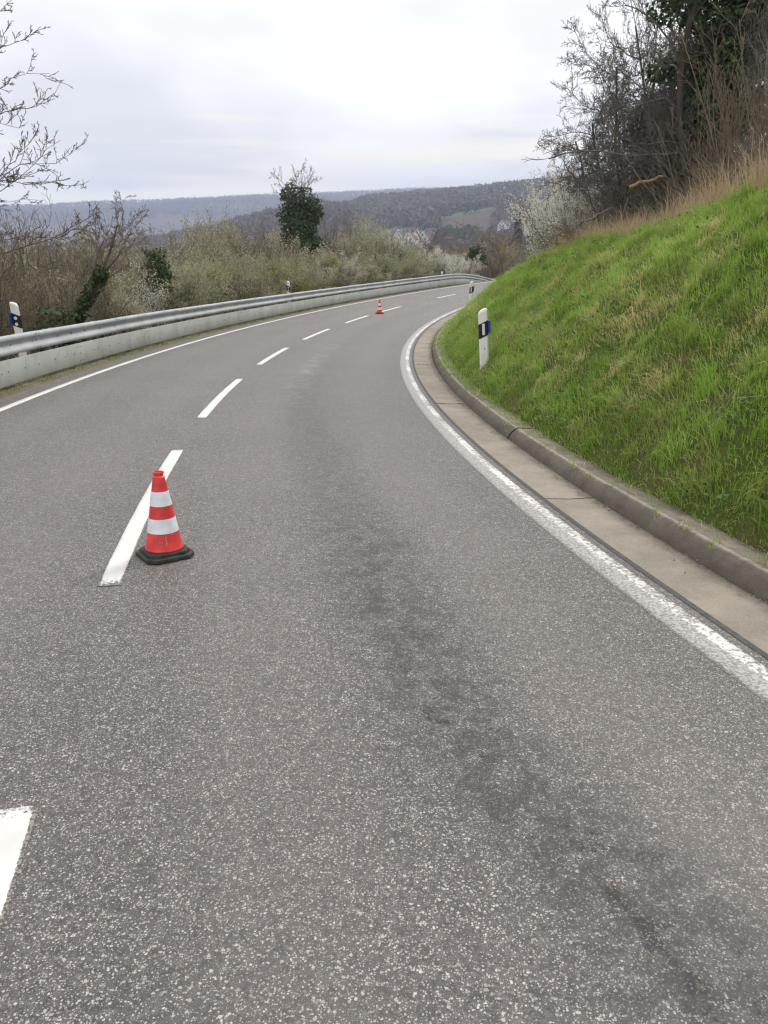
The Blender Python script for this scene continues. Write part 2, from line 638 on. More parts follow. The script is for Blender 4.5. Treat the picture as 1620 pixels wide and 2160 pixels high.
M['conifer'] = plant('conifer_needles', (.018, .036, .018), (.035, .060, .028))
M['lime'] = plant('lime_leaves', (.19, .25, .035), (.28, .34, .07), leafy=.35)
M['grass'] = simple('grass_blades', (.185, .350, .030), .6, .24, 1.2, .25, 0, 0, (.68, .58, .27), 0.0, .45)
M['grass_low'] = simple('verge_grass', (.125, .150, .030), .7, .2, 1.5, .2, 0, 0, (.30, .25, .12))
M['straw'] = simple('dry_straw', (.60, .48, .30), .8, .2, 2.0, .15, 0, 0, (.42, .32, .20), 0.0, .35)
M['wall_white'] = simple('white_render_wall', (.72, .70, .66), .9, .06, .5)
M['roof_red'] = simple('brown_red_roof', (.125, .082, .070), .85, .2, 1.2)
M['roof_dark'] = simple('dark_roof', (.085, .070, .066), .85, .2, 1.2)
M['window'] = simple('dark_window', (.03, .035, .04), .2, .1, 1, .6)
M['wood_frame'] = simple('brown_timber', (.10, .06, .04), .8, .1, 1)

# ------------------------------------------------------------------ road alignment
KN = [.0196, .0173, .0150, .0123, .0098, .0088, .0090, .0096, .0103, .0110, .0116, .0123]
DS = .25
S0 = -36.0
_s = np.arange(S0, 84 + DS, DS)
_k = np.interp(_s, np.arange(12) * 8.0 - 6, KN)
_k[_s < -6] = .012
_th = np.cumsum(_k) * DS
_i0 = int(round((0 - S0) / DS))
_th = _th - _th[_i0] - .1997
_X = np.cumsum(np.sin(_th)) * DS
_Y = np.cumsum(np.cos(_th)) * DS
_X = _X - _X[_i0] - 1.3991
_Y = _Y - _Y[_i0] + 3.0941


def road_z(X, Y):
    Y = np.asarray(Y, float)
    X = np.asarray(X, float)
    yc = np.minimum(Y, 62.0)
    k = .00053 / 1.037
    z = -.08138 * yc + k * np.maximum(0, yc - 1.345) ** 2
    z = z + (Y - yc) * (-.08138 + 2 * k * (62 - 1.345))
    return z - .00779 * X


def on_road(s, off, dz=0.0):
    s = np.asarray(s, float)
    off = np.asarray(off, float)
    th = np.interp(s, _s, _th)
    x = np.interp(s, _s, _X) + np.cos(th) * off
    y = np.interp(s, _s, _Y) - np.sin(th) * off
    return np.stack(np.broadcast_arrays(x, y, road_z(x, y) + dz), -1)


def heading(s):
    return float(np.interp(s, _s, _th))


def nearest(X, Y):
    """(s, offset) of ground points"""
    X = np.asarray(X, float).ravel()
    Y = np.asarray(Y, float).ravel()
    so, oo = np.empty_like(X), np.empty_like(X)
    cx_, cy_, ss_, tt_ = _X[::4], _Y[::4], _s[::4], _th[::4]
    for a in range(0, len(X), 4000):
        x, y = X[a:a + 4000], Y[a:a + 4000]
        d2 = (x[:, None] - cx_) ** 2 + (y[:, None] - cy_) ** 2
        i = d2.argmin(1)
        dx, dy = x - cx_[i], y - cy_[i]
        along = dx * np.sin(tt_[i]) + dy * np.cos(tt_[i])
        o = dx * np.cos(tt_[i]) - dy * np.sin(tt_[i])
        end = (i == 0) | (i == len(cx_) - 1)
        o = np.where(end, np.sign(o + 1e-9) * np.sqrt(d2[np.arange(len(i)), i]), o)
        so[a:a + 4000] = ss_[i] + along
        oo[a:a + 4000] = o
    return so, oo


def strip(name, s_arr, offs, dzs, mat, parent=None, uvs=None, smooth=True):
    """sheet swept along the road; offs/dzs cross profile"""
    s_arr = np.asarray(s_arr, float)
    n, m = len(s_arr), len(offs)
    V = np.concatenate([on_road(s_arr, np.full(n, o), dz)[:, None] for o, dz in zip(offs, dzs)], 1).reshape(-1, 3)
    idx = np.arange(n * m).reshape(n, m)
    F = np.stack([idx[:-1, :-1], idx[:-1, 1:], idx[1:, 1:], idx[1:, :-1]], -1).reshape(-1, 4)
    if uvs is None:
        uvs = offs
    uv = np.stack([np.tile(uvs, n), np.repeat(s_arr, m)], 1)
    ef = np.ones(n)
    if name == 'centre_dash':
        ef[0], ef[-1] = .35, .45
    me = mesh_np(name, V, [F], smooth, {'endfade': np.repeat(ef, m)} if mat in (M['paint'],) else None, uv=uv)
    return obj(name, me, mat, parent)


road = strip('road', np.arange(-34, 83, .5), np.linspace(-3.06, 3.16, 15), [0] * 15, M['asphalt'])
prop(road, kind='structure')
# painted markings: sheets 4 mm proud
strip('edge_line', np.arange(-34, 83, .4), [-2.831, -2.83, -2.69, -2.689], [-.002, .004, .004, -.002], M['paint'], road, [0, 0, 1, 1])
strip('edge_line', np.arange(-34, 83, .25), [2.884, 2.885, 2.95, 3.02, 3.095, 3.096], [-.002, .004, .004, .004, .004, -.002], M['edge_paint'], road, [0, 0, .33, .66, 1, 1])
for a, b_ in ((-17.0, -13.2), (-11.2, -7.4), (-5.15, -1.03), (.98, 4.80), (6.75, 10.75), (13.0, 16.8), (19.15, 23.2), (25.95, 30.0), (32.2, 36.5), (44.3, 48.4), (56, 60), (68, 72)):
    sh0 = -.032 if a == -5.15 else 0
    strip('centre_dash', np.concatenate([[a, a + .22], np.linspace(a + .45, b_ - .3, 8), [b_ - .12, b_]]), [sh0 - .071, sh0 - .070, sh0 - .03, sh0 + .03, sh0 + .070, sh0 + .071], [-.002, .004, .004, .004, .004, -.002], M['paint'], road, [0, 0, .29, .71, 1, 1])
prop(strip('tar_seam', np.arange(-34, 83, .3), [3.155, 3.195], [.003, .003], M['tar'], road))

# concrete gutter in slabs and kerb in lengths
gut = prop(empty('gutter'), kind='structure')
kerb = prop(empty('kerb'), kind='structure')
js = [2.5 + 5.45 * k for k in range(-6, 14)]
rk = rs(5)
for a, b_ in zip(js[:-1], js[1:]):
    g = .012
    j = rk.uniform(-.004, .004)
    strip('gutter_slab', np.linspace(a + (.03 if abs(a - 13.4) < .1 else g), b_ - (.03 if abs(b_ - 13.4) < .1 else g), 16), [3.19, 3.19, 3.2, 3.42, 3.62, 3.62], [-.08, -.004 + j, -.001 + j, -.012 + j, -.006 + j, -.08], M['gutter'], gut, smooth=False)
    mid = (a + b_) / 2
    for c, d in ((a, mid), (mid, b_)):
        jj = rk.uniform(-.006, .006)
        offs = np.array([3.625, 3.632, 3.665, 3.715, 3.728, 3.745, 3.93, 3.97]) + rk.uniform(-.004, .004)
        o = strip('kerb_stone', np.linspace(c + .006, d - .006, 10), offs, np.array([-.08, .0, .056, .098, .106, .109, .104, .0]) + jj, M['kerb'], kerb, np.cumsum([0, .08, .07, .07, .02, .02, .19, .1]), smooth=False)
strip('gutter_bed', np.arange(-34, 83, 1.0), [3.1, 4.05], [-.07, -.07], M['tar'], gut)

# left shoulder: gravel, dirt and moss
m, nt, b = material('shoulder_gravel')
t = NT(nt)
P = t.obj()
vo = t.voro(P, 60)
spc = t.n('ShaderNodeSeparateColor')
t.put(spc.inputs[0], vo.outputs['Color'])
n1 = t.noise(P, 2.2, 5, .65)
u_, v_ = t.uv()
gr = t.mix(spc.outputs[0], (.10, .085, .068), (.26, .225, .19))
ms = t.mix(spc.outputs[1], (.085, .080, .028), (.150, .140, .05))
far_ = t.ss(t.math('ADD', u_, t.math('MULTIPLY_ADD', n1, .5, -.25)), -3.22, -3.05)
col = t.mix(t.math('MULTIPLY', t.math('SUBTRACT', 1.0, far_), t.ss(n1, .35, .55)), gr, ms)
t.put(b.inputs['Base Color'], col)
b.inputs['Roughness'].default_value = .95
t.put(b.inputs['Normal'], t.bump(vo.outputs['Distance'], .7, .02))
M['shoulder'] = m
sh = strip('shoulder', np.arange(-34, 83, .35), [-4.6, -4.2, -3.9, -3.6, -3.4, -3.2, -3.06, -3.02], [-.06, .05, .03, .0, -.01, -.012, -.006, -.03], m)
rr = rs(3)
co = np.empty(len(sh.data.vertices) * 3)
sh.data.vertices.foreach_get('co', co)
co = co.reshape(-1, 3)
co[:, 2] += rr.uniform(-.008, .012, len(co)) * (np.tile([1, 1, 1, 1, 1, .6, .2, 0], len(co) // 8))
sh.data.vertices.foreach_set('co', co.ravel())
prop(sh, kind='structure')


# ------------------------------------------------------------------ bank on the right
def bank_h(s, d):
    """height above the road of the bank, d metres outward of the kerb"""
    s = np.asarray(s, float)
    d = np.asarray(d, float)
    w = 3.5 - .5 * smooth01(s, 8, 20)
    H = 2.74 - .42 * smooth01(s, 6.5, 13) - .50 * smooth01(s, 14, 27)
    tt = np.clip(d / w, 0, 1)
    pw = 1.55 + .15 * smooth01(s, 8, 20)
    return .105 + H * (1 - (1 - tt) ** pw) + .10 * np.maximum(0, d - w * .8) * smooth01(d, w * .7, w * 1.3)


KO = 3.94


def bank_xyz(s, d):
    p = on_road(s, KO + np.asarray(d, float))
    base = on_road(s, np.full(np.shape(s), KO))[..., 2]
    p[..., 2] = base + bank_h(s, d)
    n = (np.sin(p[..., 0] * 2.1 + 1.3 * np.sin(p[..., 1] * 1.1)) * np.sin(p[..., 1] * 1.7 + np.sin(p[..., 0] * .9)))
    n2 = np.sin(p[..., 0] * 5.3 + p[..., 2] * 4) * np.sin(p[..., 1] * 4.7 + 2 * np.sin(p[..., 2] * 3))
    amp = smooth01(d, 0, .8)
    p[..., 2] += (n * .09 + n2 * .045) * amp
    return p


sg = np.arange(-30, 83, .35)
dg = np.concatenate([np.arange(0, 5, .2), np.arange(5, 26.1, 1.2)])
SG, DG = np.meshgrid(sg, dg, indexing='ij')
V = bank_xyz(SG, DG).reshape(-1, 3)
idx = np.arange(V.shape[0]).reshape(SG.shape)
F = np.stack([idx[:-1, :-1], idx[:-1, 1:], idx[1:, 1:], idx[1:, :-1]], -1).reshape(-1, 4)
m, nt, b = material('bank_ground')
t = NT(nt)
P = t.obj()
a1 = t.noise(P, 1.1, 5, .65)
a2 = t.noise(P, 24, 5, .7)
col = t.mix(t.ss(a1, .42, .68), (.085, .135, .022), (.150, .120, .055))
col = t.mix(t.ss(a2, .35, .65), t.mix(.4, col, (.045, .048, .016)), col)
t.put(b.inputs['Base Color'], col)
b.inputs['Roughness'].default_value = .95
b.inputs['Specular IOR Level'].default_value = .1
t.put(b.inputs['Normal'], t.bump(a2, 1.0, .06))
bank = prop(obj('bank', mesh_np('bank', V, [F], True), m), kind='structure')
bank.name = 'bank_terrain'

# ------------------------------------------------------------------ far landscape
R_K = np.array([0, 200, 450, 650, 800, 1000, 1200, 1400, 1700, 2300, 3000, 3600, 4300])
AZ_PX = np.array([-900, 0, 100, 180, 300, 420, 560, 680, 780, 830, 930, 1000, 1080, 1150, 1300, 1700, 2600])
AZ = np.arctan((AZ_PX - 810) / 1650 / 1.07)


def elev(v):
    bb = (v - 1080) / 1650
    return (-math.sin(PITCH) - bb * math.cos(PITCH)) / (math.cos(PITCH) - bb * math.sin(PITCH))


FAR_Y = [440, 440, 440, 434, 430, 425, 418, 413, 409, 407, 404, 400, 398, 396, 394, 390, 390]   # crest of the far ridge
MID_Y = [520, 520, 520, 515, 505, 485, 452, 431, 417, 413, 405, 400, 391, 385, 376, 372, 372]   # crest of the nearer wooded hill (ground)
ctl = np.zeros((len(AZ), len(R_K)))
for i in range(len(AZ)):
    zf = CAM_H + elev(FAR_Y[i]) * 3600
    zm = CAM_H + elev(MID_Y[i]) * 1400 - 6
    right = smooth01(AZ_PX[i], 560, 800)
    val = {0: -16, 200: -24, 450: -30 + 6 * right, 650: -40 + 17 * right, 800: -48 + 30 * right, 1000: (-50 + .0) * (1 - right) + (zm - 26) * right,
           1200: -44 * (1 - right) + (zm - 9) * right, 1400: min(zm, zm), 1700: zm - 8, 2300: min(zm - 22, zf - 62), 3000: zf - 26, 3600: zf, 4300: zf - 8}
    if AZ_PX[i] < 700:
        zm2 = CAM_H + elev(MID_Y[i]) * 1000 - 6
        val[1000] = zm2
        val[800] = zm2 - 9
        val[1200] = zm2 - 4
        val[1400] = zm2 - 16
        val[1700] = zm2 - 26
        val[2300] = min(zm2 - 20, zf - 70)
    ctl[i] = [val[int(r)] for r in R_K]


def far_z(az, r):
    az = np.asarray(az, float)
    r = np.asarray(r, float)
    azc = np.clip(az, AZ[0], AZ[-1])
    i = np.clip(np.searchsorted(AZ, azc) - 1, 0, len(AZ) - 2)
    f = (azc - AZ[i]) / (AZ[i + 1] - AZ[i])
    f = f * f * (3 - 2 * f) * .5 + f * .5
    j = np.clip(np.searchsorted(R_K, r) - 1, 0, len(R_K) - 2)
    g = np.clip((r - R_K[j]) / (R_K[j + 1] - R_K[j]), 0, 1)
    g = g * g * (3 - 2 * g) * .6 + g * .4
    z = (ctl[i, j] * (1 - f) + ctl[i + 1, j] * f) * (1 - g) + (ctl[i, j + 1] * (1 - f) + ctl[i + 1, j + 1] * f) * g
    x, y = r * np.sin(az), r * np.cos(az)
    und = np.sin(x / 170 + 2 * np.sin(y / 410)) * np.sin(y / 260 + 1.7 * np.sin(x / 330)) + .5 * np.sin(x / 71 + y / 130) * np.sin(y / 97 - x / 180)
    amp = smooth01(r, 300, 2500) * 9 * (1 - .75 * smooth01(r, 2900, 3500)) * np.where((r > 1250) & (r < 1550), .35, 1)
    return z + und * amp


def ground_z(X, Y):
    X = np.asarray(X, float)
    Y = np.asarray(Y, float)
    shp = X.shape
    s, o = nearest(X, Y)
    Xf, Yf = X.ravel(), Y.ravel()
    sc_ = np.clip(s, -30, 82)
    rz = on_road(sc_, np.zeros_like(sc_))[:, 2]
    dl = np.maximum(0, -o - 4.5)
    left = -.05 - .34 * dl * (1 - .3 * smooth01(dl, 10, 60)) + .35 * np.sin(Xf * .35) * np.sin(Yf * .27) * smooth01(dl, 2, 9)
    dr = np.maximum(0, o - KO)
    rightp = bank_h(sc_, dr) - .55 * (1 - smooth01(dr, 20, 26))
    prof = np.where(o < -4.3, left, np.where(o > KO + .6, rightp, -.45))
    near = rz + np.clip(prof, -24, 16)
    r = np.hypot(Xf, Yf)
    az = np.arctan2(Xf, Yf)
    wgt = smooth01(r, 75, 230)
    return (near * (1 - wgt) + far_z(az, r) * wgt).reshape(shp)


def gz(x, y):
    return float(ground_z(np.array([x]), np.array([y]))[0])


az1 = np.concatenate([np.linspace(-math.pi, -.75, 60, endpoint=False), np.linspace(-.75, .75, 330), np.linspace(.75, math.pi, 61)[1:]])
rad = np.concatenate([np.arange(1.5, 30, .8), np.geomspace(30, 4300, 150)])
A, RR = np.meshgrid(az1, rad, indexing='ij')
X, Y = RR * np.sin(A), RR * np.cos(A)
Z = ground_z(X, Y)
V = np.stack([X, Y, Z], -1).reshape(-1, 3)
idx = np.arange(V.shape[0]).reshape(A.shape)
F = np.stack([idx[:-1, :-1], idx[:-1, 1:], idx[1:, 1:], idx[1:, :-1]], -1).reshape(-1, 4)


def field_mask(az, r):
    """green meadows on the opposite slope"""
    px = 810 + np.tan(az) * 1.07 * 1650
    f1 = smooth01(px, 905, 945) * (1 - smooth01(px, 1040, 1060)) * smooth01(r, 925 + (px - 930) * .5, 937 + (px - 930) * .5) * (1 - smooth01(r, 985 + (px - 980) * .35, 992 + (px - 980) * .35))
    f2 = smooth01(px, 770, 800) * (1 - smooth01(px, 865, 880)) * smooth01(r, 800, 808) * (1 - smooth01(r, 878, 886))
    f3 = smooth01(px, 880, 905) * (1 - smooth01(px, 935, 945)) * smooth01(r, 1330, 1335) * (1 - smooth01(r, 1375, 1380))
    return np.maximum(np.maximum(f1, f2), f3)


fm = field_mask(A, RR).ravel()
m, nt, b = material('hill_ground')
t = NT(nt)
P = t.obj()
h1 = t.noise(P, .012, 6, .65)
h2 = t.noise(P, .11, 5, .7)
col = t.mix(t.ss(h1, .35, .65), (.080, .062, .056), (.105, .084, .064))
col = t.mix(t.ss(h2, .3, .7), t.mix(.4, col, (.045, .036, .032)), col)
nearm = t.n('ShaderNodeVectorMath', operation='LENGTH')
t.put(nearm.inputs[0], P)
col = t.mix(t.ss(nearm.outputs['Value'], 120, 300), (.082, .066, .036), col)
col = t.mix(t.attr('meadow'), col, t.mix(t.ss(t.noise(P, .02, 4), .35, .65), (.075, .115, .036), (.110, .150, .050)))
t.put(b.inputs['Base Color'], col)
b.inputs['Roughness'].default_value = 1
b.inputs['Specular IOR Level'].default_value = .05
prop(obj('terrain', mesh_np('terrain', V, [F], True, {'meadow': fm}), m), kind='structure')

# air: one closed box round camera and land, sky outside it
mb = MB()
mb.box((-4450, -4450, -110), (4450, 4450, 165))
hz, nt, b = material('haze_air')
nt.nodes.remove(b)
pv = nt.nodes.new('ShaderNodeVolumePrincipled')
pv.inputs['Color'].default_value = (.68, .775, 1.0, 1)
pv.inputs['Density'].default_value = .00026
pv.inputs['Anisotropy'].default_value = .0
nt.links.new(pv.outputs[0], nt.nodes['Material Output'].inputs['Volume'])
prop(obj('haze', mb.mesh('haze'), hz), kind='stuff')


# ------------------------------------------------------------------ plants
def tubes(name, segs, sides=3, tint=None, thick_sides=None):
    S = np.asarray(segs, float)
    p0, p1, r0, r1 = S[:, 0:3], S[:, 3:6], S[:, 6], S[:, 7]
    d = p1 - p0
    L = np.linalg.norm(d, axis=1, keepdims=True)
    d = d / np.maximum(L, 1e-6)
    p1 = p1 + d * r1[:, None] * .6
    ref = np.where(np.abs(d[:, 2:3]) < .9, np.array([[0, 0, 1.]]), np.array([[1., 0, 0]]))
    u = np.cross(d, ref)
    u /= np.linalg.norm(u, axis=1, keepdims=True)
    w = np.cross(d, u)
    n = len(S)
    an = np.arange(sides) * 2 * math.pi / sides
    ring = u[:, None] * np.cos(an)[None, :, None] + w[:, None] * np.sin(an)[None, :, None]
    V = np.concatenate([p0[:, None] + ring * r0[:, None, None], p1[:, None] + ring * r1[:, None, None]], 1).reshape(-1, 3)
    base = (np.arange(n) * 2 * sides)[:, None]
    i = np.arange(sides)
    j = (i + 1) % sides
    F = np.stack([base + i, base + j, base + sides + j, base + sides + i], -1).reshape(-1, 4)
    a = None
    if tint is not None:
        a = {'tint': np.repeat(np.asarray(tint, float), 2 * sides)}
    return mesh_np(name, V, [F], sides > 4, a)


def leaves(name, pts, size, rng, normals=None, aspect=1.5, droop=0.0):
    """small folded leaf diamonds at points"""
    pts = np.asarray(pts, float)
    n = len(pts)
    a = rng.normal(size=(n, 3))
    if normals is not None:
        a = np.asarray(normals) + a * .55
    a /= np.linalg.norm(a, axis=1, keepdims=True)
    q = rng.normal(size=(n, 3))
    q[:, 2] -= droop
    u = np.cross(a, q)
    u /= np.linalg.norm(u, axis=1, keepdims=True)
    w = np.cross(u, a)
    s = size * rng.uniform(.6, 1.3, (n, 1))
    V = np.stack([pts - w * s * aspect * .5, pts + u * s * .5 - a * s * .12, pts + w * s * aspect * .5, pts - u * s * .5 - a * s * .12], 1).reshape(-1, 3)
    F = np.arange(4 * n).reshape(n, 4)
    T = np.concatenate([F[:, [0, 1, 2]], F[:, [0, 2, 3]]])
    return mesh_np(name, V, [T], False, {'tint': np.repeat(np.clip(rng.normal(.4, .35, n), 0, 1), 4)})


def unit(x, y, z):
    l = math.sqrt(x * x + y * y + z * z) or 1
    return x / l, y / l, z / l


def grow(rg, out, p, d, L, r, lvl, P, tips):
    """out[lvl] collects segments; P has per-level lists"""
    n = P['n'][lvl]
    st = L / n
    wob, up = P['wob'][lvl], P['up'][lvl]
    kids = P['kids'][lvl] if lvl < len(P['kids']) else 0
    rt = P['taper'][lvl]
    start = P['start'][lvl] if lvl < len(P['start']) else 0
    x, y, z = p
    dx, dy, dz = d
    for i in range(n):
        dx, dy, dz = unit(dx + rg.gauss(0, wob), dy + rg.gauss(0, wob), dz + rg.gauss(0, wob) + up)
        r1 = max(P['rmin'], r * (1 - (1 - rt) / n))
        nx, ny, nz = x + dx * st, y + dy * st, z + dz * st
        out[lvl].append((x, y, z, nx, ny, nz, r, r1))
        if kids and (i + 1) / n > start:
            m_ = kids / (n * (1 - start))
            k = int(m_) + (rg.random() < m_ - int(m_))
            for _ in range(k):
                f = rg.random()
                bx, by, bz = x + (nx - x) * f, y + (ny - y) * f, z + (nz - z) * f
                ang = rg.uniform(*P['ang'][lvl])
                ax, ay, az_ = unit(rg.gauss(0, 1), rg.gauss(0, 1), rg.gauss(0, 1))
                # component perpendicular to d
                dt = ax * dx + ay * dy + az_ * dz
                ax, ay, az_ = unit(ax - dt * dx, ay - dt * dy, az_ - dt * dz)
                c, s_ = math.cos(ang), math.sin(ang)
                kd = (dx * c + ax * s_, dy * c + ay * s_, dz * c + az_ * s_)
                fr = (i + f) / n
                kl = L * P['ratio'][lvl] * rg.uniform(.55, 1.15) * (1 - .45 * fr)
                grow(rg, out, (bx, by, bz), kd, kl, max(P['rmin'], r1 * P['rr'][lvl]), lvl + 1, P, tips)
        x, y, z, r = nx, ny, nz, r1
        if lvl >= P['tip']:
            tips.append((x, y, z))


SHRUB = dict(n=[6, 4, 3], wob=[.13, .16, .2], up=[.05, .07, .05], kids=[9, 6], taper=[.3, .4, .5], start=[.12, .15], ang=[(.35, .95), (.4, 1.0)], ratio=[.46, .50], rr=[.5, .6], rmin=.0035, tip=1)


def plant_meshes(tag, seed, stems, height, spread, P, bud=None, bud_n=2, bud_size=.03, bud_jit=.05, r0=.02, base=.25, thin=1):
    """returns dict part -> mesh of one archetype standing at the origin"""
    rg = random.Random(seed)
    out = [[] for _ in range(5)]
    tips = []
    for k in range(stems):
        a = 2 * math.pi * (k + rg.random()) / stems
        tilt = rg.uniform(.05, 1.0) * spread
        d = unit(math.cos(a) * math.sin(tilt), math.sin(a) * math.sin(tilt), math.cos(tilt))
        rr_ = base * math.sqrt(rg.random())
        L = height * rg.uniform(.6, 1.05)
        grow(rg, out, (rr_ * math.cos(a), rr_ * math.sin(a), -.15), d, L, r0 * rg.uniform(.7, 1.2), 0, P, tips)
    rng = rs(seed)
    res = {}
    res['stems'] = tubes(tag + '_stems', out[0], 4, rng.rand(len(out[0])) * .8)
    tw = sum(out[1:], [])
    res['twigs'] = tubes(tag + '_twigs', tw, 3, rng.rand(len(tw)))
    if bud:
        T = np.repeat(np.array(tips), bud_n, 0)
        T = T + rng.normal(0, bud_jit, T.shape)
        res[bud] = leaves(tag + '_' + bud, T, bud_size, rng)
    return res


def put_plant(name, meshes, mats, loc, rz, scale, label, cat, group=None, parts=('stems', 'twigs')):
    e = empty(name, loc, rz)
    e.scale = scale if isinstance(scale, tuple) else (scale,) * 3
    prop(e, label, cat, group)
    for k, me in meshes.items():
        if not me.materials:
            me.materials.append(mats[k])
        o = obj(k, me, None, e)
        if k in ('buds', 'blossom', 'leaves', 'ivy', 'stems'):
            o['kind'] = 'stuff'
    return e


A_bud1 = plant_meshes('budding_shrub', 11, 15, 2.7, .62, SHRUB, 'buds', 4, .040, .07)
A_bud2 = plant_meshes('budding_shrub_b', 12, 18, 2.6, .75, SHRUB, 'buds', 4, .042, .08)
A_olive = plant_meshes('olive_shrub', 13, 18, 2.5, .6, SHRUB, 'buds', 5, .040, .08)
A_brown1 = plant_meshes('brown_shrub', 14, 18, 2.7, .8, dict(SHRUB, kids=[11, 7]))
A_brown2 = plant_meshes('brown_shrub_b', 15, 14, 2.9, .55, dict(SHRUB, kids=[11, 7]))
A_blos = plant_meshes('blossom_shrub', 16, 14, 2.6, .7, SHRUB, 'blossom', 4, .042, .07)
A_blos2 = plant_meshes('blossom_shrub_b', 17, 12, 2.8, .5, SHRUB, 'blossom', 3, .038, .06)
A_blos3 = plant_meshes('faint_blossom_shrub', 18, 12, 2.7, .6, dict(SHRUB, kids=[8, 5]), 'blossom', 2, .036, .07)
MT = dict(stems=M['twig_brown'], twigs=M['twig_brown'], buds=M['bud'])
MT_ol = dict(stems=M['twig_olive'], twigs=M['twig_olive'], buds=M['bud_green'])
MT_bl = dict(stems=M['twig_grey'], twigs=M['twig_brown'], blossom=M['blossom'])

SMALLTREE = dict(n=[7, 6, 4, 3], wob=[.07, .14, .18, .22], up=[.02, .06, .06, .04], kids=[10, 8, 6], taper=[.35, .35, .4, .5], start=[.22, .15, .12], ang=[(.5, 1.05), (.4, .9), (.4, 1.0)], ratio=[.55, .5, .5], rr=[.5, .55, .6], rmin=.006, tip=2)


def tree_meshes(tag, seed, stems, height, P, r0, spread=.25, bud=None, bud_n=2, bud_size=.05, bud_jit=.08, base=.15):
    rg = random.Random(seed)
    out = [[] for _ in range(6)]
    tips = []
    for k in range(stems):
        a = 2 * math.pi * (k + rg.random() * .6) / stems
        tilt = spread * (rg.uniform(.3, 1) if stems > 1 else .15)
        d = unit(math.cos(a) * math.sin(tilt), math.sin(a) * math.sin(tilt), math.cos(tilt))
        grow(rg, out, (base * math.cos(a) * (stems > 1), base * math.sin(a) * (stems > 1), -.25), d, height * rg.uniform(.8, 1.05), r0 * rg.uniform(.8, 1.1), 0, P, tips)
    rng = rs(seed)
    res = {'trunk': tubes(tag + '_trunk', out[0], 8, rng.rand(len(out[0])) * .4)}
    cr = sum(out[1:], [])
    res['crown'] = tubes(tag + '_crown', cr, 3, rng.rand(len(cr)))
    if bud:
        T = np.repeat(np.array(tips), bud_n, 0)
        T = T + rng.normal(0, bud_jit, T.shape)
        res[bud] = leaves(tag + '_' + bud, T, bud_size, rng)
    return res


A_tree1 = tree_meshes('bare_tree', 21, 3, 4.8, SMALLTREE, .07, .45)
A_tree2 = tree_meshes('budding_tree', 22, 3, 4.8, SMALLTREE, .07, .5, 'buds', 1, .045, .06)
A_tree3 = tree_meshes('bare_tree_b', 23, 1, 6.0, dict(SMALLTREE, kids=[14, 9, 6]), .10, .2)
A_lime = tree_meshes('lime_tree', 24, 3, 4.5, dict(SMALLTREE, kids=[9, 7, 4]), .06, .5, 'leaves', 5, .10, .14)
A_yel = tree_meshes('yellow_tree', 25, 1, 4.6, dict(SMALLTREE, kids=[11, 7, 5], wob=[.05, .2, .22, .25], start=[.35, .15, .12], ang=[(.7, 1.25), (.4, .9), (.4, 1)], ratio=[.75, .5, .5], rmin=.010), .13, .2)


def world_at(u, v, Y):
    """point at forward distance Y along the bearing of photograph pixel (u, v)"""
    a = (u - 810) / 1650
    bb = (v - 1080) / 1650
    dy = math.cos(PITCH) - bb * math.sin(PITCH)
    return Vector((a / dy * Y, Y, CAM_H + (-math.sin(PITCH) - bb * math.cos(PITCH)) / dy * Y))


rng = rs(77)
pr = random.Random(5)

PLACES = [(60, 'by the nearest guardrail post'), (130, 'left of the leaning tree'), (215, 'around the leaning ivy stem'), (320, 'beside the white blossoming bush'), (440, 'right of the ivy clad stump'),
          (560, 'left of the tall ivy clad tree'), (700, 'at the foot of the tall ivy clad tree'), (790, 'just right of the tall ivy clad tree'), (870, 'below the village houses'),
          (960, 'beside the furthest delineator'), (1030, 'where the guardrail ends'), (1090, 'around the yellow barked tree'), (9999, 'beside the grass bank edge')]


def pixel_u(x, y, z):
    dz = z - CAM_H
    return 810 + 1650 * x / (y * math.cos(PITCH) - dz * math.sin(PITCH))


def where(x, y, z):
    u = pixel_u(x, y, z)
    return next(t for lim, t in PLACES if u < lim)


# hedge directly behind the rail
GH = 'shrubs of the hedge behind the guardrail'
kinds = [
    ('budding_shrub', A_bud1, MT, 'twiggy shrub dotted with pale buds '),
    ('budding_shrub', A_bud2, MT, 'twiggy shrub dotted with pale buds '),
    ('olive_shrub', A_olive, MT_ol, 'olive shrub with fresh green buds '),
    ('bare_shrub', A_brown1, MT, 'leafless brown shrub '),
    ('bare_shrub', A_brown2, MT, 'leafless brown shrub '),
]


def hedge(s, off, kind, v_top, row):
    """shrub reaching up to the height at which the hedge meets the line v_top in the view from the road"""
    nm, me, mt, lab = kinds[kind]
    p = on_road(s, off)
    z = gz(p[0], p[1])
    h = CAM_H + elev(v_top) * p[1] - z
    k = min(2.6, max(.55, h / 2.65))
    w_ = min(1.7, max(.75, k)) * pr.uniform(.9, 1.15)
    lab = row + ' ' + lab.strip() + ' ' + where(p[0], p[1], z + 1.5)
    put_plant(nm, me, mt, (p[0], p[1], z), pr.uniform(0, 6.28), (w_, w_, k), lab, 'shrub', GH)


def hedge_u(s, off):
    p = on_road(s, off)
    return pixel_u(p[0], p[1], p[2])


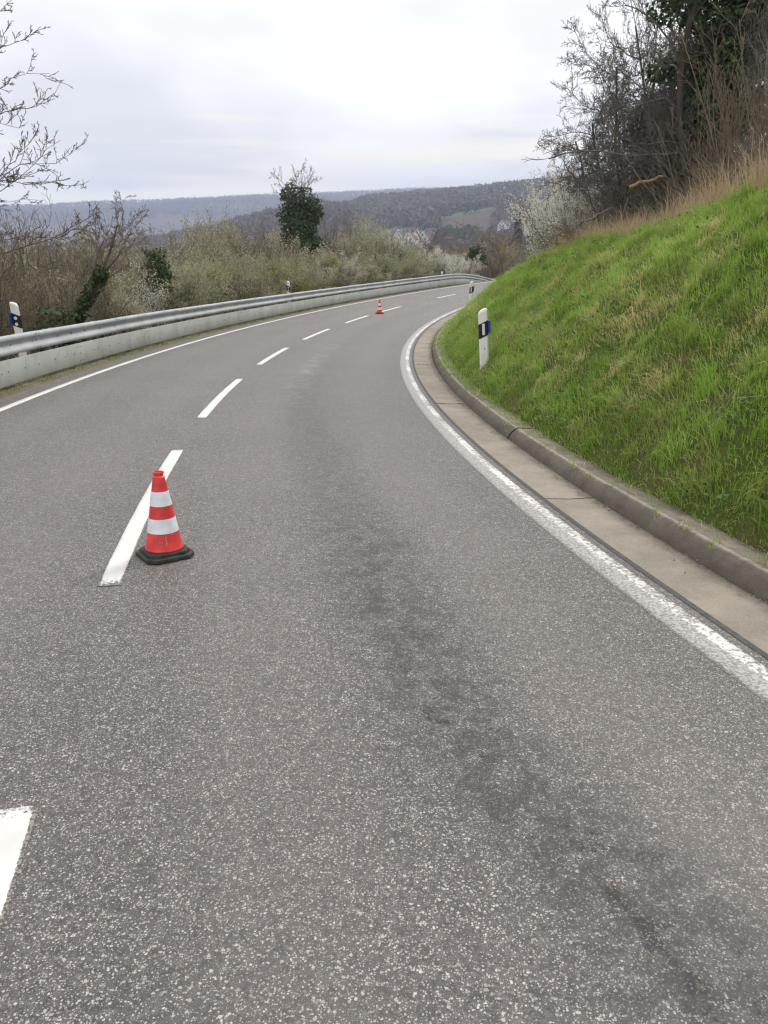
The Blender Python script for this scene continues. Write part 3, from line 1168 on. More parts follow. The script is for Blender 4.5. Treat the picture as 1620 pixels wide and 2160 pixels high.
SKY_U = [-200, 0, 100, 200, 260, 330, 400, 450, 520, 560, 690, 750, 800, 835, 900, 960, 1050]
SKY_V = [470, 480, 490, 492, 520, 530, 495, 472, 458, 457, 446, 452, 462, 505, 515, 515, 520]
s_ = 4.0
while s_ < 64:
    u = hedge_u(s_, -6.4)
    if u < 215:
        k = pr.choice([3, 4, 3, 4, 4, 3, 0])
    elif u < 640:
        k = pr.choice([2, 2, 0, 1, 2])
    else:
        k = pr.choice([0, 1, 3, 0, 2])
    v = np.interp(u, [0, 200, 330, 780, 900, 1000], [585, 580, 556, 552, 560, 565]) + pr.uniform(-16, 16)
    if not (258 < u < 318 or 915 < u < 935 or 975 < u < 992):
        hedge(s_, -pr.uniform(6.0, 6.9), k, v, 'low')
    s_ += pr.uniform(.6, .85)
s_ = 5.0
while s_ < 66:
    u = hedge_u(s_, -9)
    v = np.interp(u, SKY_U, SKY_V)
    v = v + (556 - v) * pr.uniform(.35, .75)
    if 570 < u < 692:
        v = pr.uniform(530, 550)
    hedge(s_, -pr.uniform(8.0, 10), pr.choice([0, 1, 3, 4, 1, 3] if u > 215 else [3, 4, 3, 4, 3, 4, 0]), v, 'middle')
    s_ += pr.uniform(.85, 1.25)
s_ = 6.0
while s_ < 70:
    u = hedge_u(s_, -13)
    v = np.interp(u, SKY_U, SKY_V)
    v = v + pr.uniform(2, 30)
    if 560 < u < 690:
        v = pr.uniform(520, 545)
    hedge(s_, -pr.uniform(11, 16), pr.choice([3, 4, 0, 1]), v, 'rear')
    s_ += pr.uniform(1.2, 1.9)

# taller trees behind the hedge
GT = 'trees behind the hedge'
tk = [('bare_tree', A_tree1, dict(trunk=M['bark'], crown=M['twig_brown']), 'bare brown tree behind the hedge'),
      ('budding_tree', A_tree2, dict(trunk=M['bark'], crown=M['twig_grey'], buds=M['bud']), 'grey budding tree behind the hedge'),
      ('bare_tree', A_tree3, dict(trunk=M['bark'], crown=M['twig_brown']), 'bare brown tree behind the hedge')]


def tree_at(u, v_top, Y, kind, h0, label=None, group=GT, widen=1.0):
    """tree whose top reaches the height seen at (u, v_top) from the road at distance Y"""
    nm, me, mt, lab = kind
    p = world_at(u, v_top, Y)
    while Y < 300 and nearest([p.x], [p.y])[1][0] > -8.5 and u < 1000:
        Y += 1.0
        p = world_at(u, v_top, Y)
    z = gz(p.x, p.y)
    if not label:
        lab = lab + ' ' + where(p.x, p.y, p.z)
    h = max(1.5, p.z - z)
    k = h / h0
    return put_plant(nm, me, mt, (p.x, p.y, z), pr.uniform(0, 6.28), (k * widen, k * widen, k), label or lab, 'tree', group)


for u, v, Y, k in ((360, 500, 36, 1), (410, 470, 40, 0), (445, 455, 44, 1), (480, 450, 42, 0), (520, 448, 46, 2), (560, 455, 44, 1), (690, 452, 40, 1), (720, 462, 46, 0), (745, 458, 40, 1),
                   (775, 462, 44, 1), (800, 470, 42, 0), (700, 470, 34, 0), (830, 525, 46, 1), (860, 535, 50, 0), (330, 520, 34, 0), (300, 535, 40, 2), (260, 500, 30, 0), (215, 485, 30, 2),
                   (180, 510, 26, 0), (120, 490, 27, 2), (70, 480, 28, 0), (20, 470, 27, 1), (-40, 470, 27, 0), (660, 480, 50, 0), (600, 470, 52, 2), (390, 490, 60, 0), (440, 480, 70, 2), (500, 470, 80, 0), (340, 515, 60, 2)):
    tree_at(u, v, Y, tk[k], 6.2 if k != 2 else 7.4)

# wood on the slope beyond the bend
GW = 'trees on the slope beyond the bend'
tw_ = [(a, b2, c, lab.replace('behind the hedge', 'on the slope beyond the bend')) for a, b2, c, lab in tk]
pw = random.Random(9)
for i in range(74):
    u = pw.uniform(880, 1230)
    Y = pw.uniform(72, 230)
    top = 556 - (Y - 70) / 160 * 92 - min(60, max(0, (u - 950)) * .45) + pw.uniform(-12, 12)
    top = max(top, 452 + pw.uniform(0, 14))
    k = pw.choice([0, 0, 2, 1, 0])
    tree_at(u, top, Y, tw_[k], 6.2 if k != 2 else 7.4, group=GW, widen=1.15)
for i in range(40):
    u = pw.uniform(-60, 880)
    Y = pw.uniform(90, 330)
    top = 500 + pw.uniform(-14, 22) - max(0, u - 560) * .02
    tree_at(u, top, Y, tk[pw.choice([0, 2])], 6.4, group=GT, widen=1.2)


def ivy_points(blobs, n, rng):
    """points on lumpy shells of ellipsoids -> points, normals"""
    vol = np.array([(bx[1][0] * bx[1][1] + bx[1][0] * bx[1][2]) for bx in blobs])
    cnt = (n * vol / vol.sum()).astype(int)
    Pn, Nn = [], []
    for (c, r), k in zip(blobs, cnt):
        d = rng.normal(size=(k, 3))
        d /= np.linalg.norm(d, axis=1, keepdims=True)
        lump = 1 + .13 * np.sin(d[:, :1] * 7 + c[0] * 3) * np.sin(d[:, 1:2] * 6 + c[2]) + .10 * np.sin(d[:, 2:3] * 11 + c[1])
        f = lump * rng.uniform(.72, 1.04, (k, 1)) ** .7
        Pn.append(np.array(c) + d * np.array(r) * f)
        nn = d / np.array(r)
        nn /= np.linalg.norm(nn, axis=1, keepdims=True)
        nn[:, 2] += .15
        Nn.append(nn)
    return np.concatenate(Pn), np.concatenate(Nn)


def ivy_tree(u, v_top, v_bot, Y, half, label, n=7000, leaf=.10, branches=True, name='ivy_tree', group=None, seed=1):
    top, bot = world_at(u, v_top, Y), world_at(u, v_bot, Y)
    z0 = gz(top.x, top.y)
    e = prop(empty(name, (top.x, top.y, z0)), label, 'tree', group)
    H = top.z - z0
    hb = max(.2, bot.z - z0)
    rng = rs(seed)
    blobs = []
    nb = 10
    for i in range(nb):
        f = i / (nb - 1)
        zc_ = hb + (H - hb) * (f * .93 + .01)
        wv = half * (1.22 - .36 * f + .16 * math.sin(i * 2.4 + seed))
        hh = (H - hb) / nb * 1.25
        blobs.append(((rng.uniform(-.12, .12) * half, rng.uniform(-.12, .12) * half, zc_), (wv * rng.uniform(.74, .95), wv * rng.uniform(.74, .95), hh)))
        for _ in range(4):
            a_ = rng.uniform(0, 6.28)
            rr_ = rng.uniform(.22, .5)
            blobs.append(((math.cos(a_) * wv * rng.uniform(.5, .85), math.sin(a_) * wv * rng.uniform(.5, .85), zc_ + rng.uniform(-.6, .6) * hh), (wv * rr_, wv * rr_, hh * rng.uniform(.5, 1.1))))
    P_, N_ = ivy_points(blobs, n, rng)
    o = obj('ivy', leaves('ivy', P_, leaf, rng, N_, 1.15), M['ivy'], e)
    o['kind'] = 'stuff'
    rg = random.Random(seed)
    out = [[] for _ in range(6)]
    grow(rg, out, (0, 0, -.3), (0.03, 0, 1), H, .16 * half, 0, dict(SMALLTREE, kids=[0]), [])
    obj('trunk', tubes('trunk', out[0], 8, [0] * len(out[0])), M['bark'], e)
    if branches:
        out = [[] for _ in range(6)]
        Pb = dict(n=[6, 4, 3, 2], wob=[.16, .2, .2, .2], up=[.05, .05, .03, 0], kids=[6, 4, 3], taper=[.3, .4, .5, .5], start=[.25, .2, .1], ang=[(.4, .9)] * 3, ratio=[.5, .5, .5], rr=[.55, .6, .6], rmin=.007, tip=2)
        for k in range(9):
            a = rg.uniform(0, 6.28)
            tl = rg.uniform(.2, 1.1)
            grow(rg, out, (math.cos(a) * half * .3, math.sin(a) * half * .3, H - rg.uniform(.1, 1.0)), unit(math.cos(a) * math.sin(tl), math.sin(a) * math.sin(tl), math.cos(tl)), rg.uniform(1.2, 1.9) * half, .024, 0, Pb, [])
        sg_ = sum(out, [])
        obj('branches', tubes('branches', sg_, 3, rs(seed).rand(len(sg_))), M['twig_grey'], e)
    return e


ivy_tree(627, 404, 590, 54, 1.36, 'tall tree clad in dark ivy with bare twigs sticking out on top', 17000, .135, seed=4)
ivy_tree(328, 530, 610, 27, .42, 'dark ivy clad stump showing above the blossoming bush', 1800, .08, False, 'ivy_stump', seed=6)
ivy_tree(1006, 520, 556, 74, .85, 'small dark ivy bush among pale shrubs at the far end of the guardrail', 1500, .16, False, 'ivy_bush', seed=8)

# blossoming bushes
for u, v, Y, me, wd, lab in ((290, 560, 22, A_blos3, .8, 'white blossoming bush in the hedge in front of the ivy clad stump'),
                             (262, 585, 21, A_blos3, .7, 'pale blossoming bush in the hedge left of the larger white one'),
                             (725, 532, 41, A_blos2, .8, 'slender shrub with sparse white blossom behind the guardrail at midfield'),
                             (925, 520, 68, A_blos, 1.0, 'broad white blossoming bush above the third delineator post'),
                             (985, 535, 70, A_blos2, 1.1, 'cream blossoming bush in front of the dark ivy bush'),
                             (955, 540, 74, A_blos2, 1.0, 'thin cream blossoming bush between two broader ones')):
    p = world_at(u, v, Y)
    while nearest([p.x], [p.y])[1][0] < -6.2:
        Y -= .5
        p = world_at(u, v, Y)
    while nearest([p.x], [p.y])[1][0] > -5.6:
        Y += .5
        p = world_at(u, v, Y)
    z = gz(p.x, p.y)
    k = max(.5, (p.z - z) / 2.7)
    put_plant('blossom_bush', me, MT_bl, (p.x, p.y, z), u * .7, (k * wd, k * wd, k), lab, 'bush')

tree_at(935, 498, 105, ('lime_tree', A_lime, dict(trunk=M['bark'], crown=M['twig_olive'], leaves=M['lime']), ''), 6.0, 'yellow green leafing tree below the village houses', None, 1.15)
tree_at(905, 512, 100, ('lime_tree', A_lime, dict(trunk=M['bark'], crown=M['twig_olive'], leaves=M['lime']), ''), 6.0, 'smaller yellow green tree left of the brighter leafing one', None, 1.1)
tree_at(1052, 462, 88, ('bare_tree', A_yel, dict(trunk=M['twig_yellow'], crown=M['twig_yellow']), ''), 5.6, 'bare tree with yellowish bark and wide limbs above the bend', None, 1.2)


def conifer(u, v_top, Y, half, label, seed, group=None):
    p = world_at(u, v_top, Y)
    z0 = gz(p.x, p.y)
    H = p.z - z0
    e = prop(empty('conifer_tree', (p.x, p.y, z0)), label, 'tree', group)
    rng = rs(seed)
    half = min(half, H * .26)
    n = 2600
    f = rng.rand(n) ** 1.25
    a = rng.rand(n) * 6.283
    tier = .62 + .38 * np.sin(f * 46 + a * 2 + 2 * np.sin(a * 3))
    rad_ = half * (1.03 - f) ** .8 * tier * rng.uniform(.35, 1.05, n)
    P_ = np.stack([rad_ * np.cos(a), rad_ * np.sin(a), H * (.10 + .9 * f) - rad_ * .35], 1)
    obj('crown', leaves('conifer_crown', P_, .035 * H, rng, np.stack([np.cos(a), np.sin(a), .6 + 0 * a], 1), 1.8), M['conifer'], e)
    obj('trunk', tubes('trunk', [(0, 0, -.3, 0, 0, H * .95, .02 * H, .004 * H)], 6, [0]), M['bark'], e)


conifer(1131, 446, 240, 4.0, 'tall dark conifer beside the white house right of the village', 1)
conifer(1095, 445, 240, 3.5, 'dark conifer between the two white houses near the bend', 3)


# ------------------------------------------------------------------ village houses
def house(u, v_ridge, Y, w, l, hw, hr, yaw, label, roof='roof_red', win=True):
    p = world_at(u, v_ridge, Y)
    z0 = p.z - hw - hr
    e = prop(empty('house', (p.x, p.y, z0), yaw), label, 'house', 'white houses of the village')
    m_ = MB()
    a, b2 = w / 2, l / 2
    m_.add([(-a, -b2, -6), (a, -b2, -6), (a, -b2, hw), (0, -b2, hw + hr), (-a, -b2, hw), (-a, b2, -6), (a, b2, -6), (a, b2, hw), (0, b2, hw + hr), (-a, b2, hw)],
           [(0, 1, 2, 3, 4), (9, 8, 7, 6, 5), (1, 6, 7, 2), (0, 4, 9, 5)])
    obj('wall', m_.mesh('wall'), M['wall_white'], e)
    for sx in (-1, 1):
        r_ = MB()
        sl = hr / a
        x0, z1 = sx * (a + .6), hw - .6 * sl
        o_ = .35
        pts = [(x0, z1), (0, hw + hr), (0, hw + hr + o_), (x0, z1 + o_)]
        r_.loft([[(x, -b2 - .5, z + .04) for x, z in pts], [(x, b2 + .5, z + .04) for x, z in pts]])
        rf = obj('roof', r_.mesh('roof'), M[roof], e)
    if win:
        for xx, zz in ((-w * .22, 1.6), (w * .22, 1.6), (-w * .2, hw - 1.0), (w * .2, hw - 1.0), (0, hw + hr * .35)):
            wm = MB()
            wm.box((xx - .55, -b2 - .06, zz), (xx + .55, -b2 + .1, zz + 1.3))
            obj('window', wm.mesh('window'), M['window'], e)
    c_ = MB()
    c_.box((w * .12, -.4, hw + hr * .4), (w * .12 + .8, .4, hw + hr + 1.1))
    obj('chimney', c_.mesh('chimney'), M['roof_dark'], rf)


house(836, 481, 700, 9.5, 12, 5, 6, .25, 'white gabled house at the left end of the village row', 'roof_red')
house(848, 488, 670, 9, 12, 5, 5, -.45, 'white house with a brown roof flank second from the left in the village', 'roof_dark')
house(864, 487, 650, 11, 13, 5, 6, -.2, 'white gabled house nearest in the middle of the village row', 'roof_red')
house(883, 481, 690, 9.5, 12, 6, 6.5, -.25, 'tall narrow white gable behind the middle of the village row', 'roof_red')
house(896, 486, 670, 10, 12, 5, 6, -.3, 'white house with broad gable on the right of the village row', 'roof_dark')
house(909, 482, 720, 9, 12, 4, 5.5, .7, 'white house with brown roof at the right end of the village row', 'roof_red')
house(873, 480, 760, 10, 13, 4, 5.5, 1.2, 'house with long red brown roof behind the middle gable', 'roof_red')
house(1064, 463, 820, 9, 12, 4.5, 5, -.5, 'white gabled house among trees right of the green meadow', 'roof_dark')
house(1118, 458, 700, 5.5, 8, 5, 4, .5, 'white house wall half hidden beside the dark conifer', 'roof_dark', False)


# ------------------------------------------------------------------ forest on the hills
def forest(name, n, rlo, rhi, pxlo, pxhi, size, tris, seed, mat, crest=None):
    rng = rs(seed)
    px = rng.uniform(pxlo, pxhi, n * 3)
    az = np.arctan((px - 810) / 1650 / 1.07)
    r = np.sqrt(rng.uniform(rlo ** 2, rhi ** 2, n * 3))
    keep = field_mask(az, r) < .25
    keep &= ~((px > 925) & (px < 1045) & (r > 740) & (r < 925 + (px - 930) * .5) & (r > 800))      # open strip below the meadow
    keep &= ~((px > 790) & (px < 915) & (r > 430) & (r < 800))                          # village and its lane
    if crest is not None:
        keep &= rng.rand(n * 3) < crest(px, r)
    az, r = az[keep][:n], r[keep][:n]
    n = len(az)
    x, y = r * np.sin(az), r * np.cos(az)
    z = ground_z(x, y)
    h = size * rng.uniform(.6, 1.25, n)
    tint = rng.rand(n)
    c = np.stack([x, y, z + h * .55], 1)
    d = rng.normal(size=(n, tris, 3))
    d /= np.linalg.norm(d, axis=2, keepdims=True)
    rr_ = rng.uniform(.35, 1.0, (n, tris, 1))
    q = c[:, None] + d * rr_ * (h[:, None, None] * np.array([.42, .42, .5]))
    e1 = rng.normal(size=(n, tris, 3)) * (h[:, None, None] * .16)
    e2 = rng.normal(size=(n, tris, 3)) * (h[:, None, None] * .16)
    V = np.stack([q - e1 * .5 - e2 * .3, q + e1 * .5 - e2 * .3, q + e2 * .7], 2).reshape(-1, 3)
    F = np.arange(len(V)).reshape(-1, 3)
    o = obj(name, mesh_np(name, V, [F], False, {'tint': np.repeat(tint, tris * 3)}), mat)
    return prop(o, kind='stuff')


M['forest_mid'] = simple('bare_forest_mid', (.134, .110, .094), .95, .10, .015, .05, 0, 0, (.147, .122, .100))
M['forest_far'] = simple('bare_forest_far', (.068, .056, .056), .95, .3, .004, .05, 0, 0, (.09, .08, .066))
M['forest_green'] = simple('evergreen_patches', (.035, .055, .025), .95, .25, .03, .05, 0, 0, (.06, .08, .035))
forest('hill_forest', 15000, 820, 1480, 560, 1420, 11, 16, 31, M['forest_mid'])
forest('valley_trees', 3000, 330, 800, 200, 1300, 8, 30, 32, M['forest_mid'])
forest('spur_forest', 7000, 700, 1250, 60, 640, 9, 14, 36, M['forest_mid'])
forest('ridge_forest', 16000, 2600, 3640, -120, 1300, 15, 8, 33, M['forest_far'])
forest('evergreen_thicket', 160, 620, 1000, 790, 1010, 11, 40, 34, M['forest_green'])
# single trees that stand out on the skyline
FT = tree_meshes('skyline_tree', 41, 1, 6, dict(SMALLTREE, kids=[12, 7, 4], rmin=.05, start=[.3, .15, .1]), .22, .2)
for u, v, Y, lab in ((932, 394, 1360, 'lone round tree on the skyline above the meadow'), (1003, 383, 1390, 'bare tree on the skyline left of the long row'), (1022, 382, 1390, 'bare tree at the start of the skyline row'),
                     (1050, 381, 1400, 'taller bare tree on the skyline in the middle of the row'), (1075, 379, 1400, 'bare tree on the skyline right of the taller one'), (1115, 374, 1400, 'bare skyline tree nearest the blossoming bank shrub')):
    tree_at(u, v, Y, ('skyline_tree', FT, dict(trunk=M['bark'], crown=M['forest_mid']), ''), 7.2, lab, 'trees on the skyline', 1.3)
for i, u in enumerate((362, 372, 383, 392, 405)):
    tree_at(u, 421, 3580, ('skyline_tree', FT, dict(trunk=M['bark'], crown=M['forest_mid']), ''), 7.2, 'tiny tree standing alone on the far blue ridge', 'tiny trees on the far ridge', 1.3)

# ------------------------------------------------------------------ plants on the bank top (right)
GB = 'thicket on top of the bank'


def bank_loc(s, d):
    return bank_xyz(np.array([float(s)]), np.array([float(d)]))[0]


HAW = dict(n=[8, 8, 6, 4, 3], wob=[.09, .16, .2, .24, .25], up=[.0, .0, .01, .02, .02], kids=[13, 10, 8, 4], taper=[.4, .3, .35, .45, .6], start=[.12, .12, .1, .1], ang=[(.6, 1.3), (.4, .95), (.4, 1.0), (.4, 1.1)], ratio=[.60, .55, .48, .45], rr=[.5, .5, .55, .7], rmin=.0045, tip=3)
A_haw = tree_meshes('hawthorn', 51, 5, 5.4, HAW, .06, .75, base=.35)
A_haw2 = tree_meshes('hawthorn_b', 52, 3, 5.4, dict(HAW, ang=[(.7, 1.45), (.4, 1.0), (.4, 1.0), (.4, 1.1)]), .07, .55, base=.3)
MTH = dict(trunk=M['bark'], crown=M['twig_grey'])


def mesh_co(me):
    c = np.empty(len(me.vertices) * 3)
    me.vertices.foreach_get('co', c)
    return c.reshape(-1, 3)


def dense_tree(u, Y, v_top, u_left, label, rz, me=None):
    """tree rooted on the bank along bearing u, as tall and as wide as it shows from the road"""
    p = world_at(u, v_top, Y)
    s, o = nearest([p.x], [p.y])
    b_ = bank_loc(s[0], o[0] - KO)
    ms_ = me or A_haw
    c = mesh_co(ms_['crown'])[::7]
    k = (p.z - b_[2] + .2) / np.percentile(c[:, 2], 99.3)
    x = c[:, 0] * math.cos(rz) - c[:, 1] * math.sin(rz)
    y = c[:, 0] * math.sin(rz) + c[:, 1] * math.cos(rz)
    lo, hi = .2, 2.2
    for _ in range(20):
        w_ = (lo + hi) / 2
        uu = pixel_u(b_[0] + x * k * w_, b_[1] + y * k * w_, b_[2] + c[:, 2] * k)
        if np.percentile(uu, .6) < u_left:
            hi = w_
        else:
            lo = w_
    return put_plant('dense_tree', ms_, MTH, (b_[0], b_[1], b_[2] - .2), rz, (k * lo, k * lo, k), label, 'tree')


dense_tree(1500, 20, -110, 1265, 'dense dark leafless tree leaning out over the bank', 1.0)
dense_tree(1430, 22, -20, 1235, 'broad leafless tree with low limbs sweeping out to the left', 4.0, A_haw2)
dense_tree(1345, 25.5, 195, 1150, 'lowest leafless tree of the row beside the white blossoming shrub', 2.6)
dense_tree(1405, 21.5, 70, 1185, 'second dense leafless tree low on the bank with sky showing between twigs', 0.6)
dense_tree(1570, 23, -60, 1280, 'leafless tree half hidden behind the densest dark tree', 5.2, A_haw2)


def bank_ivy_trunk(u, Y, v0, v1, half, label, seed):
    p = world_at(u, v1, Y)
    s, o = nearest([p.x], [p.y])
    b_ = bank_loc(s[0], o[0] - KO)
    H = p.z - b_[2]
    e = prop(empty('ivy_trunk_tree', tuple(b_)), label, 'tree')
    rng = rs(seed)
    n0 = world_at(u, v0, Y).z - b_[2]
    blobs = []
    for i in range(12):
        f = i / 11
        blobs.append(((rng.uniform(-.3, .3), rng.uniform(-.3, .3), n0 + (H - n0) * f), (half * rng.uniform(.5, 1.1), half * rng.uniform(.5, 1.1), (H - n0) / 12 * 1.1)))
    for i in range(9):
        blobs.append(((rng.uniform(-1.1, .9), rng.uniform(-.8, .8), n0 + (H - n0) * rng.uniform(.35, 1)), (rng.uniform(.3, .6), rng.uniform(.3, .6), rng.uniform(.2, .4))))
    P_, N_ = ivy_points(blobs, 6500, rng)
    o_ = obj('ivy', leaves('ivy', P_, .095, rng, N_, 1.3), M['ivy'], e)
    o_['kind'] = 'stuff'
    rg = random.Random(seed)
    out = [[] for _ in range(6)]
    tips = []
    grow(rg, out, (0, 0, -.3), (0.02, 0, 1), H * 1.05, .085, 0, dict(HAW, kids=[16, 8, 5], rmin=.006, tip=2), tips)
    obj('trunk', tubes('trunk', out[0], 8, [0] * len(out[0])), M['bark'], e)
    cr = sum(out[1:], [])
    obj('branches', tubes('branches', cr, 3, rng.rand(len(cr))), M['twig_grey'], e)


bank_ivy_trunk(1530, 18.6, 270, -90, .7, 'tall tree with a dark ivy covered trunk on the bank top', 61)
bank_ivy_trunk(1590, 22, 240, -120, .5, 'ivy hung tree at the picture edge behind the reddish shrubs', 62)

# reddish wands leaning out of the thicket
WAND = dict(n=[9, 5, 3], wob=[.06, .10, .15], up=[.03, .04, .03], kids=[8, 4], taper=[.25, .4, .5], start=[.2, .2], ang=[(.25, .7), (.3, .8)], ratio=[.36, .4], rr=[.5, .6], rmin=.0035, tip=1)
A_wand = plant_meshes('wand_shrub', 71, 22, 3.0, .75, WAND, r0=.012, base=.5)
A_wand2 = plant_meshes('wand_shrub_b', 72, 18, 3.6, .5, WAND, r0=.014, base=.4)
A_bramble = plant_meshes('bramble', 73, 30, 1.6, 1.25, dict(SHRUB, wob=[.2, .2, .25], up=[-.03, 0, 0], kids=[9, 5]), r0=.008, base=.7)
MR = dict(stems=M['twig_red'], twigs=M['twig_red'])
MRo = dict(stems=M['twig_yellow'], twigs=M['twig_olive'])
MG = dict(stems=M['twig_grey'], twigs=M['twig_brown'])
pb = random.Random(3)


def bank_where(p):
    u = pixel_u(p[0], p[1], p[2])
    for lim, t_ in ((1190, 'below the far white blossom'), (1260, 'under the lowest leafless tree'), (1340, 'beside the dark fallen branch'), (1430, 'beside the pale broken limb'), (1530, 'below the densest dark tree'), (9999, 'at the picture edge')):
        if u < lim:
            return t_


for s, d, me, mt, k, nm, lab in (
        (7.5, 4.6, A_wand, MR, 1.15, 'reddish_shrub', 'reddish brown shrub of thin wands on the bank top'),
        (9.0, 5.2, A_wand2, MR, 1.1, 'reddish_shrub', 'reddish brown shrub of thin wands on the bank top'),
        (10.5, 4.6, A_wand, MRo, 1.05, 'reddish_shrub', 'reddish brown shrub of thin wands on the bank top'),
        (11.5, 5.6, A_wand2, MR, 1.15, 'reddish_shrub', 'reddish brown shrub of thin wands on the bank top'),
        (13.0, 5.0, A_wand, MR, .95, 'reddish_shrub', 'reddish brown shrub of thin wands on the bank top'),
        (14.5, 5.6, A_wand2, MRo, .9, 'reddish_shrub', 'reddish brown shrub of thin wands on the bank top'),
        (6.5, 5.8, A_wand2, MR, 1.3, 'reddish_shrub', 'reddish brown shrub of thin wands on the bank top'),
        (8.2, 6.6, A_wand2, MRo, 1.5, 'reddish_shrub', 'reddish brown shrub of thin wands on the bank top')):
    b_ = bank_loc(s, d)
    put_plant(nm, me, mt, tuple(b_), pb.uniform(0, 6.28), k, lab + ' ' + bank_where(b_), 'shrub', 'reddish shrubs on the bank')
for i in range(30):
    s = 6 + i * .85 + pb.uniform(-.4, .4)
    d = pb.uniform(5.2, 7.6) if s < 16 else pb.uniform(4.2, 6.4)
    b_ = bank_loc(s, d)
    put_plant('bramble', A_bramble, MG if i % 3 else MR, tuple(b_), pb.uniform(0, 6.28), pb.uniform(.75, 1.15), 'low tangled brown bramble on the bank top ' + bank_where(b_), 'bramble', GB)
for i in range(22):
    s = 8 + i * 1.15 + pb.uniform(-.4, .4)
    d = pb.uniform(6.5, 10) if s < 18 else pb.uniform(5, 8)
    b_ = bank_loc(s, d)
    put_plant('bare_shrub', (A_brown1, A_brown2)[i % 2], MG, tuple(b_), pb.uniform(0, 6.28), pb.uniform(.75, 1.1) * (1 if s < 26 else .8), 'leafless grey brown shrub in the bank thicket ' + bank_where(b_), 'shrub', GB)
for u, v, Y, me, lab in ((1205, 362, 27.5, A_blos3, 'white blossoming shrub at the left end of the bank thicket'), (1165, 385, 30, A_blos2, 'thin white blossoming shrub furthest down the bank edge'),
                         (1235, 395, 24.5, A_blos2, 'low white blossoming shrub in front of the taller blossom on the bank'), (1185, 430, 28.5, A_blos3, 'small white blossoming shrub leaning over the bank edge'),
                         (1260, 350, 25.5, A_blos2, 'white blossoming shrub under the leafless spreading limbs')):
    p = world_at(u, v, Y)
    s, o = nearest([p.x], [p.y])
    b_ = bank_loc(s[0], o[0] - KO)
    k = max(.4, (p.z - b_[2]) / 2.6)
    put_plant('blossom_shrub', me, MT_bl, tuple(b_), u * 1.3, k, lab, 'shrub')

# fallen branches
for (u0, v0), (u1, v1), Y, r0, mt, lab in (((1222, 474), (1290, 440), 19.5, .035, 'twig_grey', 'dark fallen branch lying at the edge of the dry grass'), ((1330, 395), (1400, 370), 18.5, .05, 'twig_yellow', 'pale broken limb lying across the brambles')):
    a = world_at(u0, v0, Y)
    b_ = world_at(u1, v1, Y - .4)
    n = 7
    pts = [a.lerp(b_, i / n) + Vector((pb.gauss(0, .015), pb.gauss(0, .03), pb.gauss(0, .02))) for i in range(n + 1)]
    sg_ = [(*(pts[i] - a), *(pts[i + 1] - a), r0 * (1 - .08 * i), r0 * (1 - .08 * (i + 1))) for i in range(n)]
    prop(obj('fallen_branch', tubes('fallen_branch', sg_, 6, [.3] * n), M[mt], None, a), lab, 'branch')

# ------------------------------------------------------------------ walnut limbs reaching in from the left, and the leaning ivy stem
wal = world_at(-190, 640, 15)
zb = gz(wal.x, wal.y)
e = prop(empty('bare_walnut_tree', (wal.x, wal.y, zb)), 'bare tree reaching upturned branches in from the left over the guardrail', 'tree')
LIMBS = [(14.6, .020, [(-190, 480), (-90, 440), (0, 406), (30, 382), (68, 350), (98, 314), (127, 296)]), (14.2, .018, [(-190, 470), (-70, 395), (0, 382), (45, 384), (110, 385), (148, 393), (175, 391), (188, 381)]),
         (15.0, .018, [(-190, 460), (-60, 420), (0, 373), (30, 338), (59, 305), (80, 273)]), (14.4, .012, [(-20, 392), (38, 347), (118, 344), (160, 317), (172, 314)]),
         (15.1, .020, [(-190, 330), (-80, 262), (0, 240), (38, 231), (77, 225), (113, 195), (129, 172)]), (14.8, .016, [(-180, 300), (-70, 245), (0, 190), (27, 166), (59, 154), (104, 155)]),
         (15.3, .017, [(-190, 200), (-80, 130), (0, 101), (47, 87), (78, 63)]), (14.9, .013, [(-190, 470), (-60, 430), (0, 427), (59, 421), (89, 423)]),
         (13.6, .026, [(-190, 600), (-80, 560), (0, 536), (59, 519), (113, 501), (166, 471), (207, 447)]), (14.0, .020, [(-190, 560), (-80, 520), (0, 507), (59, 498), (148, 501), (190, 474)]),
         (13.4, .020, [(-190, 640), (-70, 615), (0, 587), (59, 557), (127, 566)]), (15.4, .012, [(-120, 60), (-40, 40), (0, 24), (20, 22)]), (14.3, .014, [(-160, 300), (-60, 250), (0, 262), (40, 270), (58, 258)])]
rg = random.Random(8)
TW = dict(n=[5, 4, 3], wob=[.16, .18, .2], up=[.05, .06, .04], kids=[4, 2], taper=[.45, .55, .6], start=[.15, .15], ang=[(.4, .95), (.4, .9)], ratio=[.5, .5], rr=[.65, .7], rmin=.0048, tip=2)
out = [[] for _ in range(6)]
limb_seg = []
